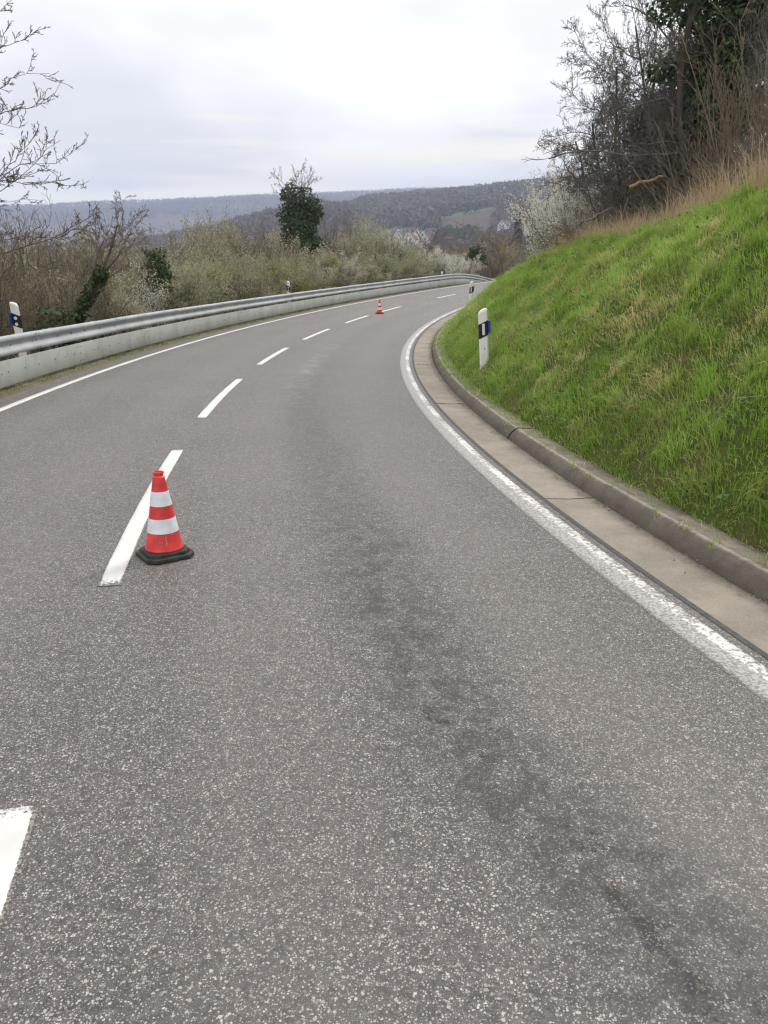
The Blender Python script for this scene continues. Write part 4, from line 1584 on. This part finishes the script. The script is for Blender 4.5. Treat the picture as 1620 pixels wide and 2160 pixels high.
for Yl, r0, pts in LIMBS:
    r0 *= .62
    q = [world_at(u, v, Yl + .25 * math.sin(i * 1.3)) - Vector((wal.x, wal.y, zb)) for i, (u, v) in enumerate(pts)]
    # resample with small wander
    fine_p = []
    for a, b_ in zip(q[:-1], q[1:]):
        k = max(1, int((b_ - a).length / .16))
        fine_p += [a.lerp(b_, j / k) + Vector((rg.gauss(0, .006), rg.gauss(0, .02), rg.gauss(0, .009))) for j in range(k)]
    fine_p.append(q[-1])
    N = len(fine_p) - 1
    limb_seg = []
    for i in range(N):
        ra, rb = r0 * (1 - .72 * i / N), r0 * (1 - .72 * (i + 1) / N)
        limb_seg.append((*fine_p[i], *fine_p[i + 1], ra, rb))
        if i > N * .2 and rg.random() < .9:
            dirv = (fine_p[i + 1] - fine_p[i]).normalized()
            sd_ = Vector((rg.gauss(0, .5), rg.gauss(0, .8), rg.gauss(.45, .7)))
            d = (dirv + sd_ * .85).normalized()
            grow(rg, out, tuple(fine_p[i]), tuple(d), rg.uniform(.25, .75) * (1.1 - .5 * i / N), max(.005, rb * .6), 0, TW, [])
    obj('limb', tubes('limb', limb_seg, 5, rs(1).rand(len(limb_seg)) * .5), M['bark_moss'], e)
tg = sum(out, [])
obj('twigs', tubes('twigs', tg, 3, rs(2).rand(len(tg)) * .4), M['bark'], e)
tr = [world_at(-190 + 8 * math.sin(i), 700 - i * 90, 15) - Vector((wal.x, wal.y, zb)) for i in range(9)]
tr[0] = Vector((0, 0, -.3))
obj('trunk', tubes('trunk', [(*tr[i], *tr[i + 1], .19 - .017 * i, .19 - .017 * (i + 1)) for i in range(8)], 10, [.2] * 8), M['bark_moss'], e)

st0 = world_at(158, 690, 17.8)
e = prop(empty('leaning_ivy_tree', (st0.x, st0.y, gz(st0.x, st0.y))), 'leaning forked tree with ivy wound round its stem behind the guardrail', 'tree')
org = Vector(e.location)
rg = random.Random(18)
out = [[] for _ in range(6)]
stem = []
BR = dict(SMALLTREE, n=[5, 4, 3, 2], kids=[5, 4, 2], rmin=.0045, ang=[(.4, 1.0)] * 3)
for r0, pts in ((.085, [(120, 745), (155, 690), (178, 640), (210, 590), (222, 556), (236, 520), (248, 475)]), (.05, [(210, 590), (200, 560), (206, 535), (222, 500)]), (.045, [(215, 575), (245, 545), (262, 520)])):
    q = [world_at(u, v, 17.8 + .1 * i) - org for i, (u, v) in enumerate(pts)]
    N = len(q) - 1
    for i in range(N):
        ra, rb = r0 * (1 - .88 * i / N), r0 * (1 - .88 * (i + 1) / N)
        stem.append((*q[i], *q[i + 1], ra, rb))
        if i >= 1:
            for _ in range(3):
                d = ((q[i + 1] - q[i]).normalized() + Vector((rg.gauss(0, .5), rg.gauss(0, .5), rg.gauss(.1, .4)))).normalized()
                grow(rg, out, tuple(q[i].lerp(q[i + 1], rg.random())), tuple(d), rg.uniform(.5, 1.2), max(.006, rb * .35), 0, BR, [])
obj('trunk', tubes('trunk', stem, 8, [.3] * len(stem)), M['bark'], e)
tg = sum(out, [])
obj('branches', tubes('branches', tg, 3, rs(2).rand(len(tg))), M['twig_brown'], e)
blobs = []
q = [world_at(u, v, 17.8) - org for u, v in ((120, 745), (155, 690), (178, 640), (208, 592), (216, 570))]
for a, b_ in zip(q[:-1], q[1:]):
    for f in (0, .25, .5, .75):
        c = a.lerp(b_, f)
        blobs.append((tuple(c), (.16, .16, .17)))
P_, N_ = ivy_points(blobs, 1700, rs(7))
o = obj('ivy', leaves('ivy', P_, .065, rs(7), N_, 1.2), M['ivy'], e)
o['kind'] = 'stuff'

# low ivy heap at the foot of the leaning tree
c0 = world_at(140, 648, 17.6)
e = prop(empty('ivy_heap', (c0.x, c0.y, gz(c0.x, c0.y))), 'low heap of dark ivy behind the rail at the leaning tree foot', 'ivy')
zz = c0.z - e.location.z
P_, N_ = ivy_points([((-.3, 0, zz - .45), (.5, .45, .5)), ((.2, .1, zz - .5), (.5, .4, .45)), ((.0, 0, zz - .9), (.7, .5, .4)), ((.55, .1, zz - .75), (.35, .35, .4))], 1500, rs(8))
o = obj('leaves', leaves('ivy', P_, .08, rs(8), N_, 1.2), M['ivy'], e)
o['kind'] = 'stuff'

# ------------------------------------------------------------------ grass
def vnoise(p, sc_, seed=0.0):
    x, y, z = p[:, 0] * sc_ + seed, p[:, 1] * sc_ + seed * 1.7, p[:, 2] * sc_
    return (np.sin(x + 1.7 * np.sin(y * .8 + z)) * np.sin(y * 1.1 + 1.3 * np.sin(x * .9 + 2)) + .6 * np.sin(x * 2.3 + y * 1.9 + z * 2) * np.sin(y * 2.9 - x * 1.4 + seed) + .4 * np.sin(x * 5.1 - y * 4.3) * np.sin(y * 5.7 + z * 3)) / 1.5


def blades(name, pos, height, width, lean_dir, lean, tint, rng, mat, curl=.5):
    n = len(pos)
    a = rng.rand(n) * 6.283
    side = np.stack([np.cos(a), np.sin(a), 0 * a], 1)
    out_ = np.stack([-np.sin(a), np.cos(a), 0 * a], 1) * rng.normal(.35, .3, (n, 1)) + lean_dir * lean[:, None]
    h = height[:, None]
    w = width[:, None]
    up = np.array([[0, 0, 1.]])
    p1 = pos + up * h * .55 + out_ * h * .35
    p2 = pos + up * h * .55 + out_ * h * .35 + up * h * (.38 - curl * np.abs(rng.normal(0, .35, (n, 1)))) + out_ * h * (.45 + curl * .4)
    V = np.stack([pos - side * w, pos + side * w, p1 + side * w * .75, p1 - side * w * .75, p2], 1).reshape(-1, 3)
    b_ = np.arange(n) * 5
    Q = np.stack([b_, b_ + 1, b_ + 2, b_ + 3], 1)
    T = np.stack([b_ + 3, b_ + 2, b_ + 4], 1)
    return obj(name, mesh_np(name, V, [Q, T], False, {'tint': np.repeat(np.clip(tint, 0, 1), 5)}), mat)


rng = rs(101)
N = 430000
s = rng.uniform(0, 1, N) ** 1.35 * 46 - 1.0
w_ = 3.7 - .5 * smooth01(s, 8, 20)
d = rng.uniform(0, 1, N) * (w_ + .5) - .03 - .13 * smooth01(s, 2.5, 9) * rng.rand(N) ** 2
# tussocks: every blade belongs to a tuft with its own height, hue and lean
cs, cd = .34, .27
ci, cj = np.floor(s / cs).astype(int), np.floor(d / cd).astype(int)
TB = rs(202).rand(97, 61, 6)
tf = TB[ci % 97, cj % 61]
inl = rng.rand(N) < .42
s = np.where(inl, (ci + .2 + .6 * tf[:, 0]) * cs + rng.normal(0, .055, N), s)
d = np.where(inl, (cj + .2 + .6 * tf[:, 1]) * cd + rng.normal(0, .045, N), d)
w_ = 3.7 - .5 * smooth01(s, 8, 20)
p = bank_xyz(s, d)
p[:, 2] -= .012
patch = vnoise(p, 1.3, 3.0)
patch2 = vnoise(p, 3.7, 9.0)
top = smooth01(d, w_ * .80, w_ + .2)
dry = smooth01(patch * .45 + patch2 * .3 + (tf[:, 2] - .5) * .9 + rng.normal(0, .22, N), .06, .75)
dry = np.clip(dry * (1 - .75 * (1 - smooth01(d, .15, .8))) * (1 - .3 * smooth01(s, 14, 22)) + .5 * top * rng.rand(N), 0, 1)
thatch = rng.rand(N) < .10 + .22 * dry
tint = np.clip(dry * rng.uniform(.3, 1.0, N) + rng.gamma(1.2, .09, N) + .10 * tf[:, 3] + np.where(thatch, .45, 0), 0, .97)
hgt = rng.gamma(7, .0195, N) * np.where(inl, .72 + .75 * tf[:, 4], .72) * (1 - .22 * dry)
hgt *= 1 - .35 * (1 - smooth01(d, 0, .25))
dist = np.hypot(p[:, 0], p[:, 1])
wid = rng.uniform(.0016, .0034, N) * (1 + dist / 22)
th = np.interp(s, _s, _th)
la = (tf[:, 5] - .5) * 3.2
downhill = np.stack([-np.cos(th + la), np.sin(th + la), -.35 + 0 * th], 1)
lean = rng.uniform(.05, .6, N) + dry * rng.uniform(.1, .8, N) + np.where(thatch, 1.5, 0)
hgt = np.where(thatch, hgt * .75, hgt)
ra_ = rng.rand(N) * 6.283
downhill = np.where(thatch[:, None], np.stack([np.cos(ra_), np.sin(ra_), -.25 + 0 * ra_], 1), downhill)
g = blades('bank_grass', p, hgt, wid, downhill, lean, tint, rng, M['grass'])
prop(g, kind='stuff')

N = 46000
s = rng.uniform(0, 1, N) ** 1.2 * 34 + 2
w_ = 3.5 - .5 * smooth01(s, 8, 20)
d = w_ * rng.uniform(.88, 1.05, N) + np.abs(rng.normal(0, .9, N))
p = bank_xyz(s, d)
cl = vnoise(p, 1.6, 5.0)
keep = cl + rng.normal(0, .4, N) > -.35
p, s, d, cl = p[keep], s[keep], d[keep], cl[keep]
n = len(p)
hgt = rng.gamma(5, .078, n) * (1 + .45 * np.clip(cl, -1, 1))
th = np.interp(s, _s, _th)
ld = np.stack([-np.cos(th), np.sin(th), 0 * th], 1)
g = blades('dry_grass', p, hgt, rng.uniform(.002, .0045, n), ld, rng.uniform(-.2, .6, n), rng.rand(n), rng, M['straw'], .8)
prop(g, kind='stuff')

# broad-leaved weeds and dead leaves in the turf
N = 240
s = rng.uniform(0, 1, N) ** 1.3 * 24
d = rng.uniform(.05, 3.2, N)
ctr = bank_xyz(s, d)
pts = np.repeat(ctr, 9, 0) + rng.normal(0, .045, (N * 9, 3)) * np.array([1, 1, .25])
pts[:, 2] += rng.uniform(.03, .13, len(pts))
M['weed'] = simple('weed_leaf', (.060, .120, .026), .6, .3, 3, .3, 0, 0, (.13, .20, .05), 0, .3)
g = obj('weeds', leaves('weeds', pts, .030, rng, np.tile([[-.3, -.3, .9]], (len(pts), 1)), 1.7), M['weed'])
prop(g, kind='stuff')
N = 170
s = rng.uniform(0, 1, N) ** 1.3 * 24
d = np.abs(rng.normal(0, .9, N)) + .02
pts = bank_xyz(s, d)
pts[:, 2] += rng.uniform(.02, .12, N)
g = obj('dead_leaves', leaves('dead_leaves', pts, .022, rng, np.tile([[-.3, -.3, .9]], (N, 1)), 1.5), simple('brown_leaf', (.16, .095, .05), .8, .3, 4, .2, 0, 0, (.30, .22, .13)))
prop(g, kind='stuff')

# short grass and moss along the rail foot and behind it
N = 16000
s = rng.uniform(5, 60, N)
o_ = -3.25 - np.abs(rng.normal(0, .35, N)) - .06 * rng.rand(N)
p = on_road(s, o_)
p[:, 2] += -.01
cl = vnoise(p, 2.6, 2.0)
keep = (cl + rng.normal(0, .4, N) > .15)
p = p[keep]
n = len(p)
g = blades('verge_grass', p, rng.gamma(4, .012, n) + .01, rng.uniform(.002, .004, n) * (1 + p[:, 1] / 30), np.array([[1., 0, 0]]), rng.uniform(-.4, .4, n), rng.rand(n), rng, M['grass_low'])
prop(g, kind='stuff')
N = 30000
s = rng.uniform(4, 62, N)
o_ = -rng.uniform(4.7, 7.8, N)
p = on_road(s, o_)
p[:, 2] = ground_z(p[:, 0], p[:, 1])
n = len(p)
g = blades('hedge_grass', p, rng.gamma(4, .08, n), rng.uniform(.003, .006, n), np.array([[1., 0, 0]]), rng.uniform(-.5, .5, n), rng.rand(n) * .9, rng, M['straw'], .8)
prop(g, kind='stuff')

# loose grit on the shoulder and along the kerb foot
N = 2600
s = np.concatenate([rng.uniform(6, 45, N), rng.uniform(-1, 22, 500)])
o_ = np.concatenate([-3.03 - np.abs(rng.normal(0, .22, N)), 3.615 - np.abs(rng.normal(0, .035, 500))])
p = on_road(s, o_, .004)
V, F = [], []
tet = np.array([(1, 0, 0), (-.6, .8, 0), (-.5, -.8, 0), (0, .1, .9)])
for i in range(len(p)):
    a = rng.rand() * 6.28
    k = rng.uniform(.004, .013) * (.5 if i >= N else 1)
    c, s1 = math.cos(a), math.sin(a)
    V.append(p[i] + np.stack([tet[:, 0] * c - tet[:, 1] * s1, tet[:, 0] * s1 + tet[:, 1] * c, tet[:, 2]], 1) * k)
V = np.concatenate(V)
b_ = np.arange(len(p)) * 4
F = np.concatenate([np.stack([b_, b_ + 1, b_ + 3], 1), np.stack([b_ + 1, b_ + 2, b_ + 3], 1), np.stack([b_ + 2, b_, b_ + 3], 1)])
prop(obj('gravel', mesh_np('gravel', V, [F]), simple('grit', (.22, .19, .155), .9, .4, 40)), kind='stuff')

# ------------------------------------------------------------------ guardrail
RO = -3.45


def rail_drop(s):
    return -.0105 * np.maximum(0, np.asarray(s, float) - 57) ** 2


rail = prop(empty('guardrail', tuple(on_road(12, RO))), 'galvanised steel guardrail with lower plank along the outer edge of the bend', 'guardrail')
ro = Vector(rail.location)


def sweep(name, s_arr, prof, mat, thick=.0, drop=True):
    """closed profile [(out, z)] swept along the road at the rail line, mesh relative to the rail"""
    s_arr = np.asarray(s_arr, float)
    n, m_ = len(s_arr), len(prof)
    dz = rail_drop(s_arr) if drop else 0 * s_arr
    V = np.concatenate([(on_road(s_arr, np.full(n, RO + o), 0) + np.stack([0 * dz, 0 * dz, dz + z], 1))[:, None] for o, z in prof], 1).reshape(-1, 3) - np.array(ro)
    idx = np.arange(n * m_).reshape(n, m_)
    nx = np.roll(idx, -1, axis=1)
    F = np.stack([idx[:-1], nx[:-1], nx[1:], idx[1:]], -1).reshape(-1, 4)
    caps = np.stack([idx[0][::-1], idx[-1]])
    me = mesh_np(name, V, [F] if name == 'rail_panel' else [F, caps], False)
    for poly in me.polygons:
        poly.use_smooth = poly.loop_total == 4
    me.set_sharp_from_angle(angle=R(50))
    return obj(name, me, mat, rail)


# W beam, road side is +o
w_out = [(.010, .862), (.040, .866), (.070, .852), (.083, .828), (.083, .802), (.070, .782), (.030, .752), (.012, .735), (.010, .715), (.012, .695), (.030, .678), (.070, .648), (.083, .628), (.083, .600), (.070, .576), (.040, .562), (.010, .566)]
w_in = [(o - .012, z) for o, z in reversed(w_out)]
prof_beam = w_out + w_in
for k in range(-3, 14):
    a = 10.6 + 4 * k
    if a > 64:
        break
    sh_ = .008 * (k % 2)
    sweep('rail_panel', np.linspace(a - .10, min(a + 4.10, 66), 11), [(o + sh_, z + sh_ * .6 - .045) for o, z in prof_beam], M['steel'])
prof_pl = [(.02, .452), (.045, .462), (.058, .445), (.058, .09), (.045, .062), (.03, .066), (.044, .10), (.044, .43), (.02, .44)]
for k in range(-3, 13):
    a = 12.25 + 4 * k
    sh_ = .003 * (k % 2)
    sweep('underride_plank', np.linspace(a - .05, a + 4.0, 9), [(o + sh_, z) for o, z in prof_pl], M['plank'])


def frame_at(s, off, dz, rel=True):
    p = on_road(s, off, dz)
    th = heading(s)
    ex = Vector((math.cos(th), -math.sin(th), 0))
    ey = Vector((math.sin(th), math.cos(th), 0))
    o_ = Vector(p) - (ro if rel else Vector((0, 0, 0)))
    return lambda q: o_ + ex * q[0] + ey * q[1] + Vector((0, 0, q[2]))


for k in range(-3, 27):
    s = 9.55 + 2 * k
    if s > 64:
        break
    dz = float(rail_drop(s))
    fr = frame_at(s, RO, dz)
    pm = MB()          # sigma post: web and two flanges
    pm.box((-.21, -.004, -.3), (-.11, .004, .80), fr)
    pm.box((-.214, -.035, -.3), (-.206, .035, .798), fr)
    pm.box((-.114, -.035, -.3), (-.106, .035, .798), fr)
    po = obj('post', pm.mesh('post'), M['post_steel'], rail)
    sm = MB()          # spacer and hanger of the lower plank
    sm.box((-.105, -.05, .60), (-.004, .05, .81), fr)
    sm.box((-.02, -.022, .42), (.016, .022, .60), fr)
    sm.box((-.105, -.018, .20), (.030, .018, .26), fr)
    obj('bracket', sm.mesh('bracket'), M['post_steel'], po)
bm_ = MB()


def bolt(s, o, z, r=.011, h=.007):
    fr = frame_at(s, RO, float(rail_drop(s)))
    ring = [[(o + hh, r * math.cos(i * math.pi / 3), z + r * math.sin(i * math.pi / 3)) for i in range(6)] for hh in (0, h)]
    bm_.loft([[tuple(fr(q)) for q in rg_] for rg_ in ring], False, True)


for k in range(-1, 12):
    a = 12.25 + 4 * k
    for ds, z in ((.12, .40), (.26, .395), (.20, .27), (.15, .13), (.28, .13), (.9, .27), (1.12, .28), (1.75, .27), (2.3, .27), (3.0, .28), (3.45, .27), (3.9, .28)):
        bolt(a + ds, .059 + .003 * (k % 2), z)
    a = 10.6 + 4 * k
    for ds, z in ((-.06, .83), (.06, .83), (-.07, .715), (.07, .715), (-.06, .60), (.06, .60), (1.0, .715), (1.65, .715), (2.3, .715), (3.1, .715)):
        bolt(a + ds, .084 if z != .715 else .012, z - .045, .013 if z != .715 else .016, .012)
o = obj('bolts', bm_.mesh('bolts'), M['bolt'], rail)
o['kind'] = 'stuff'


# ------------------------------------------------------------------ delineator posts
def delineator(foot, th, hgt, right, label, tilt=0.0, lean=0.0, nail=False, wf=1.0):
    """th: road heading at the post; face looks back along the road towards -Y local"""
    e = prop(empty('delineator_post', tuple(foot), -th), label, 'delineator post', 'delineator posts along the bend')
    e.rotation_euler = (lean, tilt, -th)
    hw, dp = .068 * wf, .085
    sg_ = 1 if right else -1          # side that faces away from the road
    # outline of the front: flat with a slanted rounded head, higher on the outer side
    zt = lambda x: hgt + sg_ * x * .42 - .028
    n = 8
    out_ = []
    prof = [(-hw, -dp * .2), (-hw * .7, -dp * .5), (hw * .7, -dp * .5), (hw, -dp * .2), (hw * .55, dp * .5), (-hw * .55, dp * .5)]
    m_ = MB()
    rings = [[(x, y, -.35) for x, y in prof], [(x, y, zt(x) - .03) for x, y in prof]]
    for f, zf in ((.93, .012), (.80, .026), (.55, .036)):
        rings.append([(x * f, y * f, zt(x * f) - .03 + zf) for x, y in prof])
    m_.loft(rings)
    obj('post_body', m_.mesh('post_body'), M['white_plastic'], e)
    # slanted black band wrapping front and sides
    zb0 = lambda x: hgt - .46 + sg_ * x * .42
    zb1 = lambda x: hgt - .225 + sg_ * x * .42
    k_ = 1.03
    m_ = MB()
    m_.loft([[(x * k_, y * k_, zb0(x)) for x, y in prof], [(x * k_, y * k_, zb1(x)) for x, y in prof]])
    blk = obj('black_band', m_.mesh('black_band'), M['black_plastic'], e)
    yf = -dp * .5 * k_
    if right:
        m_ = MB()
        m_.box((-.021, yf - .006, hgt - .425), (.021, yf + .004, hgt - .245))
        obj('reflector', m_.mesh('reflector', bevel=.003), M['reflector'], blk)
    else:
        for zc_ in (hgt - .30, hgt - .41):
            m_ = MB()
            m_.loft([[(rr_ * math.cos(i * math.pi / 8), yf - yo, zc_ + rr_ * math.sin(i * math.pi / 8)) for i in range(16)] for rr_, yo in ((.030, -.004), (.030, .006), (.024, .009), (.012, .009))])
            obj('reflector', m_.mesh('reflector'), M['reflector'], blk)
    m_ = MB()
    x0 = sg_ * hw * 1.03
    x1 = sg_ * (hw + .042)
    m_.box((min(x0, x1), -.035, hgt - .40), (max(x0, x1), .03, hgt - .20))
    o_ = obj('wildlife_reflector', m_.mesh('wildlife_reflector', bevel=.006), M['blue'], e)
    o_['label'] = 'blue wildlife warning reflector'
    if nail:
        m_ = MB()
        m_.box((.004, -dp * .5 - .002, hgt - .66), (.016, -dp * .5 + .004, hgt - .63))
        obj('screw_slot', m_.mesh('screw_slot'), M['black_plastic'], e)
    return e


def post_by_top(u, v_top, Y, hgt, off=None, **kw):
    p = world_at(u, v_top, Y)
    if off is not None:          # slide along the bearing to the given offset from the centre line
        for _ in range(400):
            o_ = nearest([p.x], [p.y])[1][0]
            if abs(o_ - off) < .03:
                break
            Y += .04 if o_ > off else -.04
            p = world_at(u, v_top, Y)
    s, o_ = nearest([p.x], [p.y])
    if hgt is None:              # foot on the bank
        hgt = p.z - bank_loc(s[0], o_[0] - KO)[2]
    return delineator((p.x, p.y, p.z - hgt), heading(float(np.clip(s[0], 0, 80))) * .6, hgt, **kw)


b_ = bank_loc(10.0, .2)
post_by_top(1027, 649, 12.9, None, None, right=True, label='white delineator post with rectangular reflector standing on the near grass bank', tilt=R(-4.5), nail=True, wf=1.1)
post_by_top(993, 592, 31.5, 1.25, right=True, label='small white delineator post at the far edge of the grass bank', tilt=R(2))
post_by_top(31, 636, 15.0, 1.1, right=False, label='delineator post with two round reflectors behind the near guardrail', tilt=R(-1), wf=1.2)
post_by_top(608, 592, 35.5, 1.2, -4.05, right=False, label='delineator post rising behind the guardrail below the ivy clad tree', wf=1.05)
post_by_top(932, 572, 59.5, 1.2, -4.0, right=False, label='furthest tiny delineator post behind the far guardrail', wf=1.05)


# ------------------------------------------------------------------ traffic cones
def make_cone(loc, rz, label):
    e = prop(empty('traffic_cone', loc, rz), label, 'traffic cone', 'traffic cones on the centre line')

    def octo(h, c, z):
        return [(h, -h + c, z), (h, h - c, z), (h - c, h, z), (-h + c, h, z), (-h, h - c, z), (-h, -h + c, z), (-h + c, -h, z), (h - c, -h, z)]
    m_ = MB()
    m_.loft([octo(.155, .052, 0), octo(.157, .053, .003), octo(.156, .053, .020), octo(.153, .052, .023), octo(.133, .046, .024), octo(.131, .045, .042), octo(.126, .044, .046)])
    obj('base', m_.mesh('base'), M['rubber'], e)
    zb_, zt_ = .052, .545
    rad_ = lambda z: .116 + (.036 - .116) * (z - zb_) / (.515 - zb_)
    m_ = lathe([(.118, .048), (.120, .055), (.117, .063), (rad_(.076), .076), (rad_(.3), .3), (rad_(.5), .5), (.0365, .514), (.031, .518), (.0285, .522), (.0285, .531), (.034, .535), (.0355, .541), (.034, .546), (.027, .546), (.025, .538), (.0235, .45)])
    me = m_.mesh('cone_body', smooth=True)
    me.set_sharp_from_angle(angle=R(35))
    body = obj('cone_body', me, M['red'], e)
    for z0, z1 in ((.165, .255), (.335, .425)):
        m_ = lathe([(rad_(z0) - .001, z0), (rad_(z0) + .0015, z0 + .0005), (rad_(z1) + .0015, z1 - .0005), (rad_(z1) - .001, z1)])
        bme = m_.mesh('white_band', smooth=True)
        bme.set_sharp_from_angle(angle=R(30))
        obj('white_band', bme, M['band'], body)
    # moulded seam and scuffs near the foot
    m_ = MB()
    for a0, a1, za, zb2 in ((-.20, -.185, .09, .15), (-.18, -.12, .105, .108), (-.18, -.135, .120, .123), (-.6, -.57, .115, .119), (-.45, -.42, .112, .116), (.15, .32, .157, .160)):
        pts = []
        for aa, zz_ in ((a0, za), (a1, za), (a1, zb2), (a0, zb2)):
            aa = aa - math.pi / 2
            pts.append((aa, zz_))
        m_.add([((rad_(z) + .001) * math.cos(a), (rad_(z) + .001) * math.sin(a), z) for a, z in pts], [(0, 1, 2, 3)])
    obj('scuffs', m_.mesh('scuffs'), M['scuff'], body)
    return e


p = on_road(1.48, .27)
nx_ = R(-4.6)
c1 = make_cone((p[0], p[1], p[2] + .005), R(35), 'red and white traffic cone nearest the camera beside the centre line')
p = on_road(31.4, .20)
c2 = make_cone((p[0], p[1], p[2] + .005), R(30), 'small distant red and white traffic cone further down the road')
for c in (c1, c2):
    from mathutils import Matrix
    c.rotation_euler = (Matrix.Rotation(-math.atan(.078 if c is c1 else .045), 3, 'X') @ Matrix.Rotation(c.rotation_euler[2], 3, 'Z')).to_euler()

# a few bits of leaf and twig in the gutter
pm = MB()
lr = rs(12)
litter = [(2.05, 3.56, .4), (.62, 3.42, 1.1), (1.35, 3.60, .2), (13.5, 3.55, .8), (13.4, 3.4, .1), (4.2, 3.6, .9)] + [(lr.uniform(-.5, 24), 3.60 - abs(lr.normal(0, .05)), lr.uniform(0, 3)) for _ in range(70)]
litter += [(13.45 + lr.normal(0, .04), lr.uniform(3.22, 3.6), lr.normal(1.4, .4)) for _ in range(22)]
for s, o_, a in litter:
    q = on_road(s, o_, -.001)
    c, s1 = math.cos(a), math.sin(a)
    lk = lr.uniform(.012, .04)
    pm.add([(q[0] + lk * (x * c - y * s1), q[1] + lk * (x * s1 + y * c), q[2] + z) for x, y, z in ((-.6, 0, 0), (0, -.22, .006), (.6, 0, .002), (0, .22, .008))], [(0, 1, 2), (0, 2, 3)])
prop(obj('leaf_litter', pm.mesh('leaf_litter'), simple('dead_leaf', (.13, .07, .04), .8)), kind='stuff')
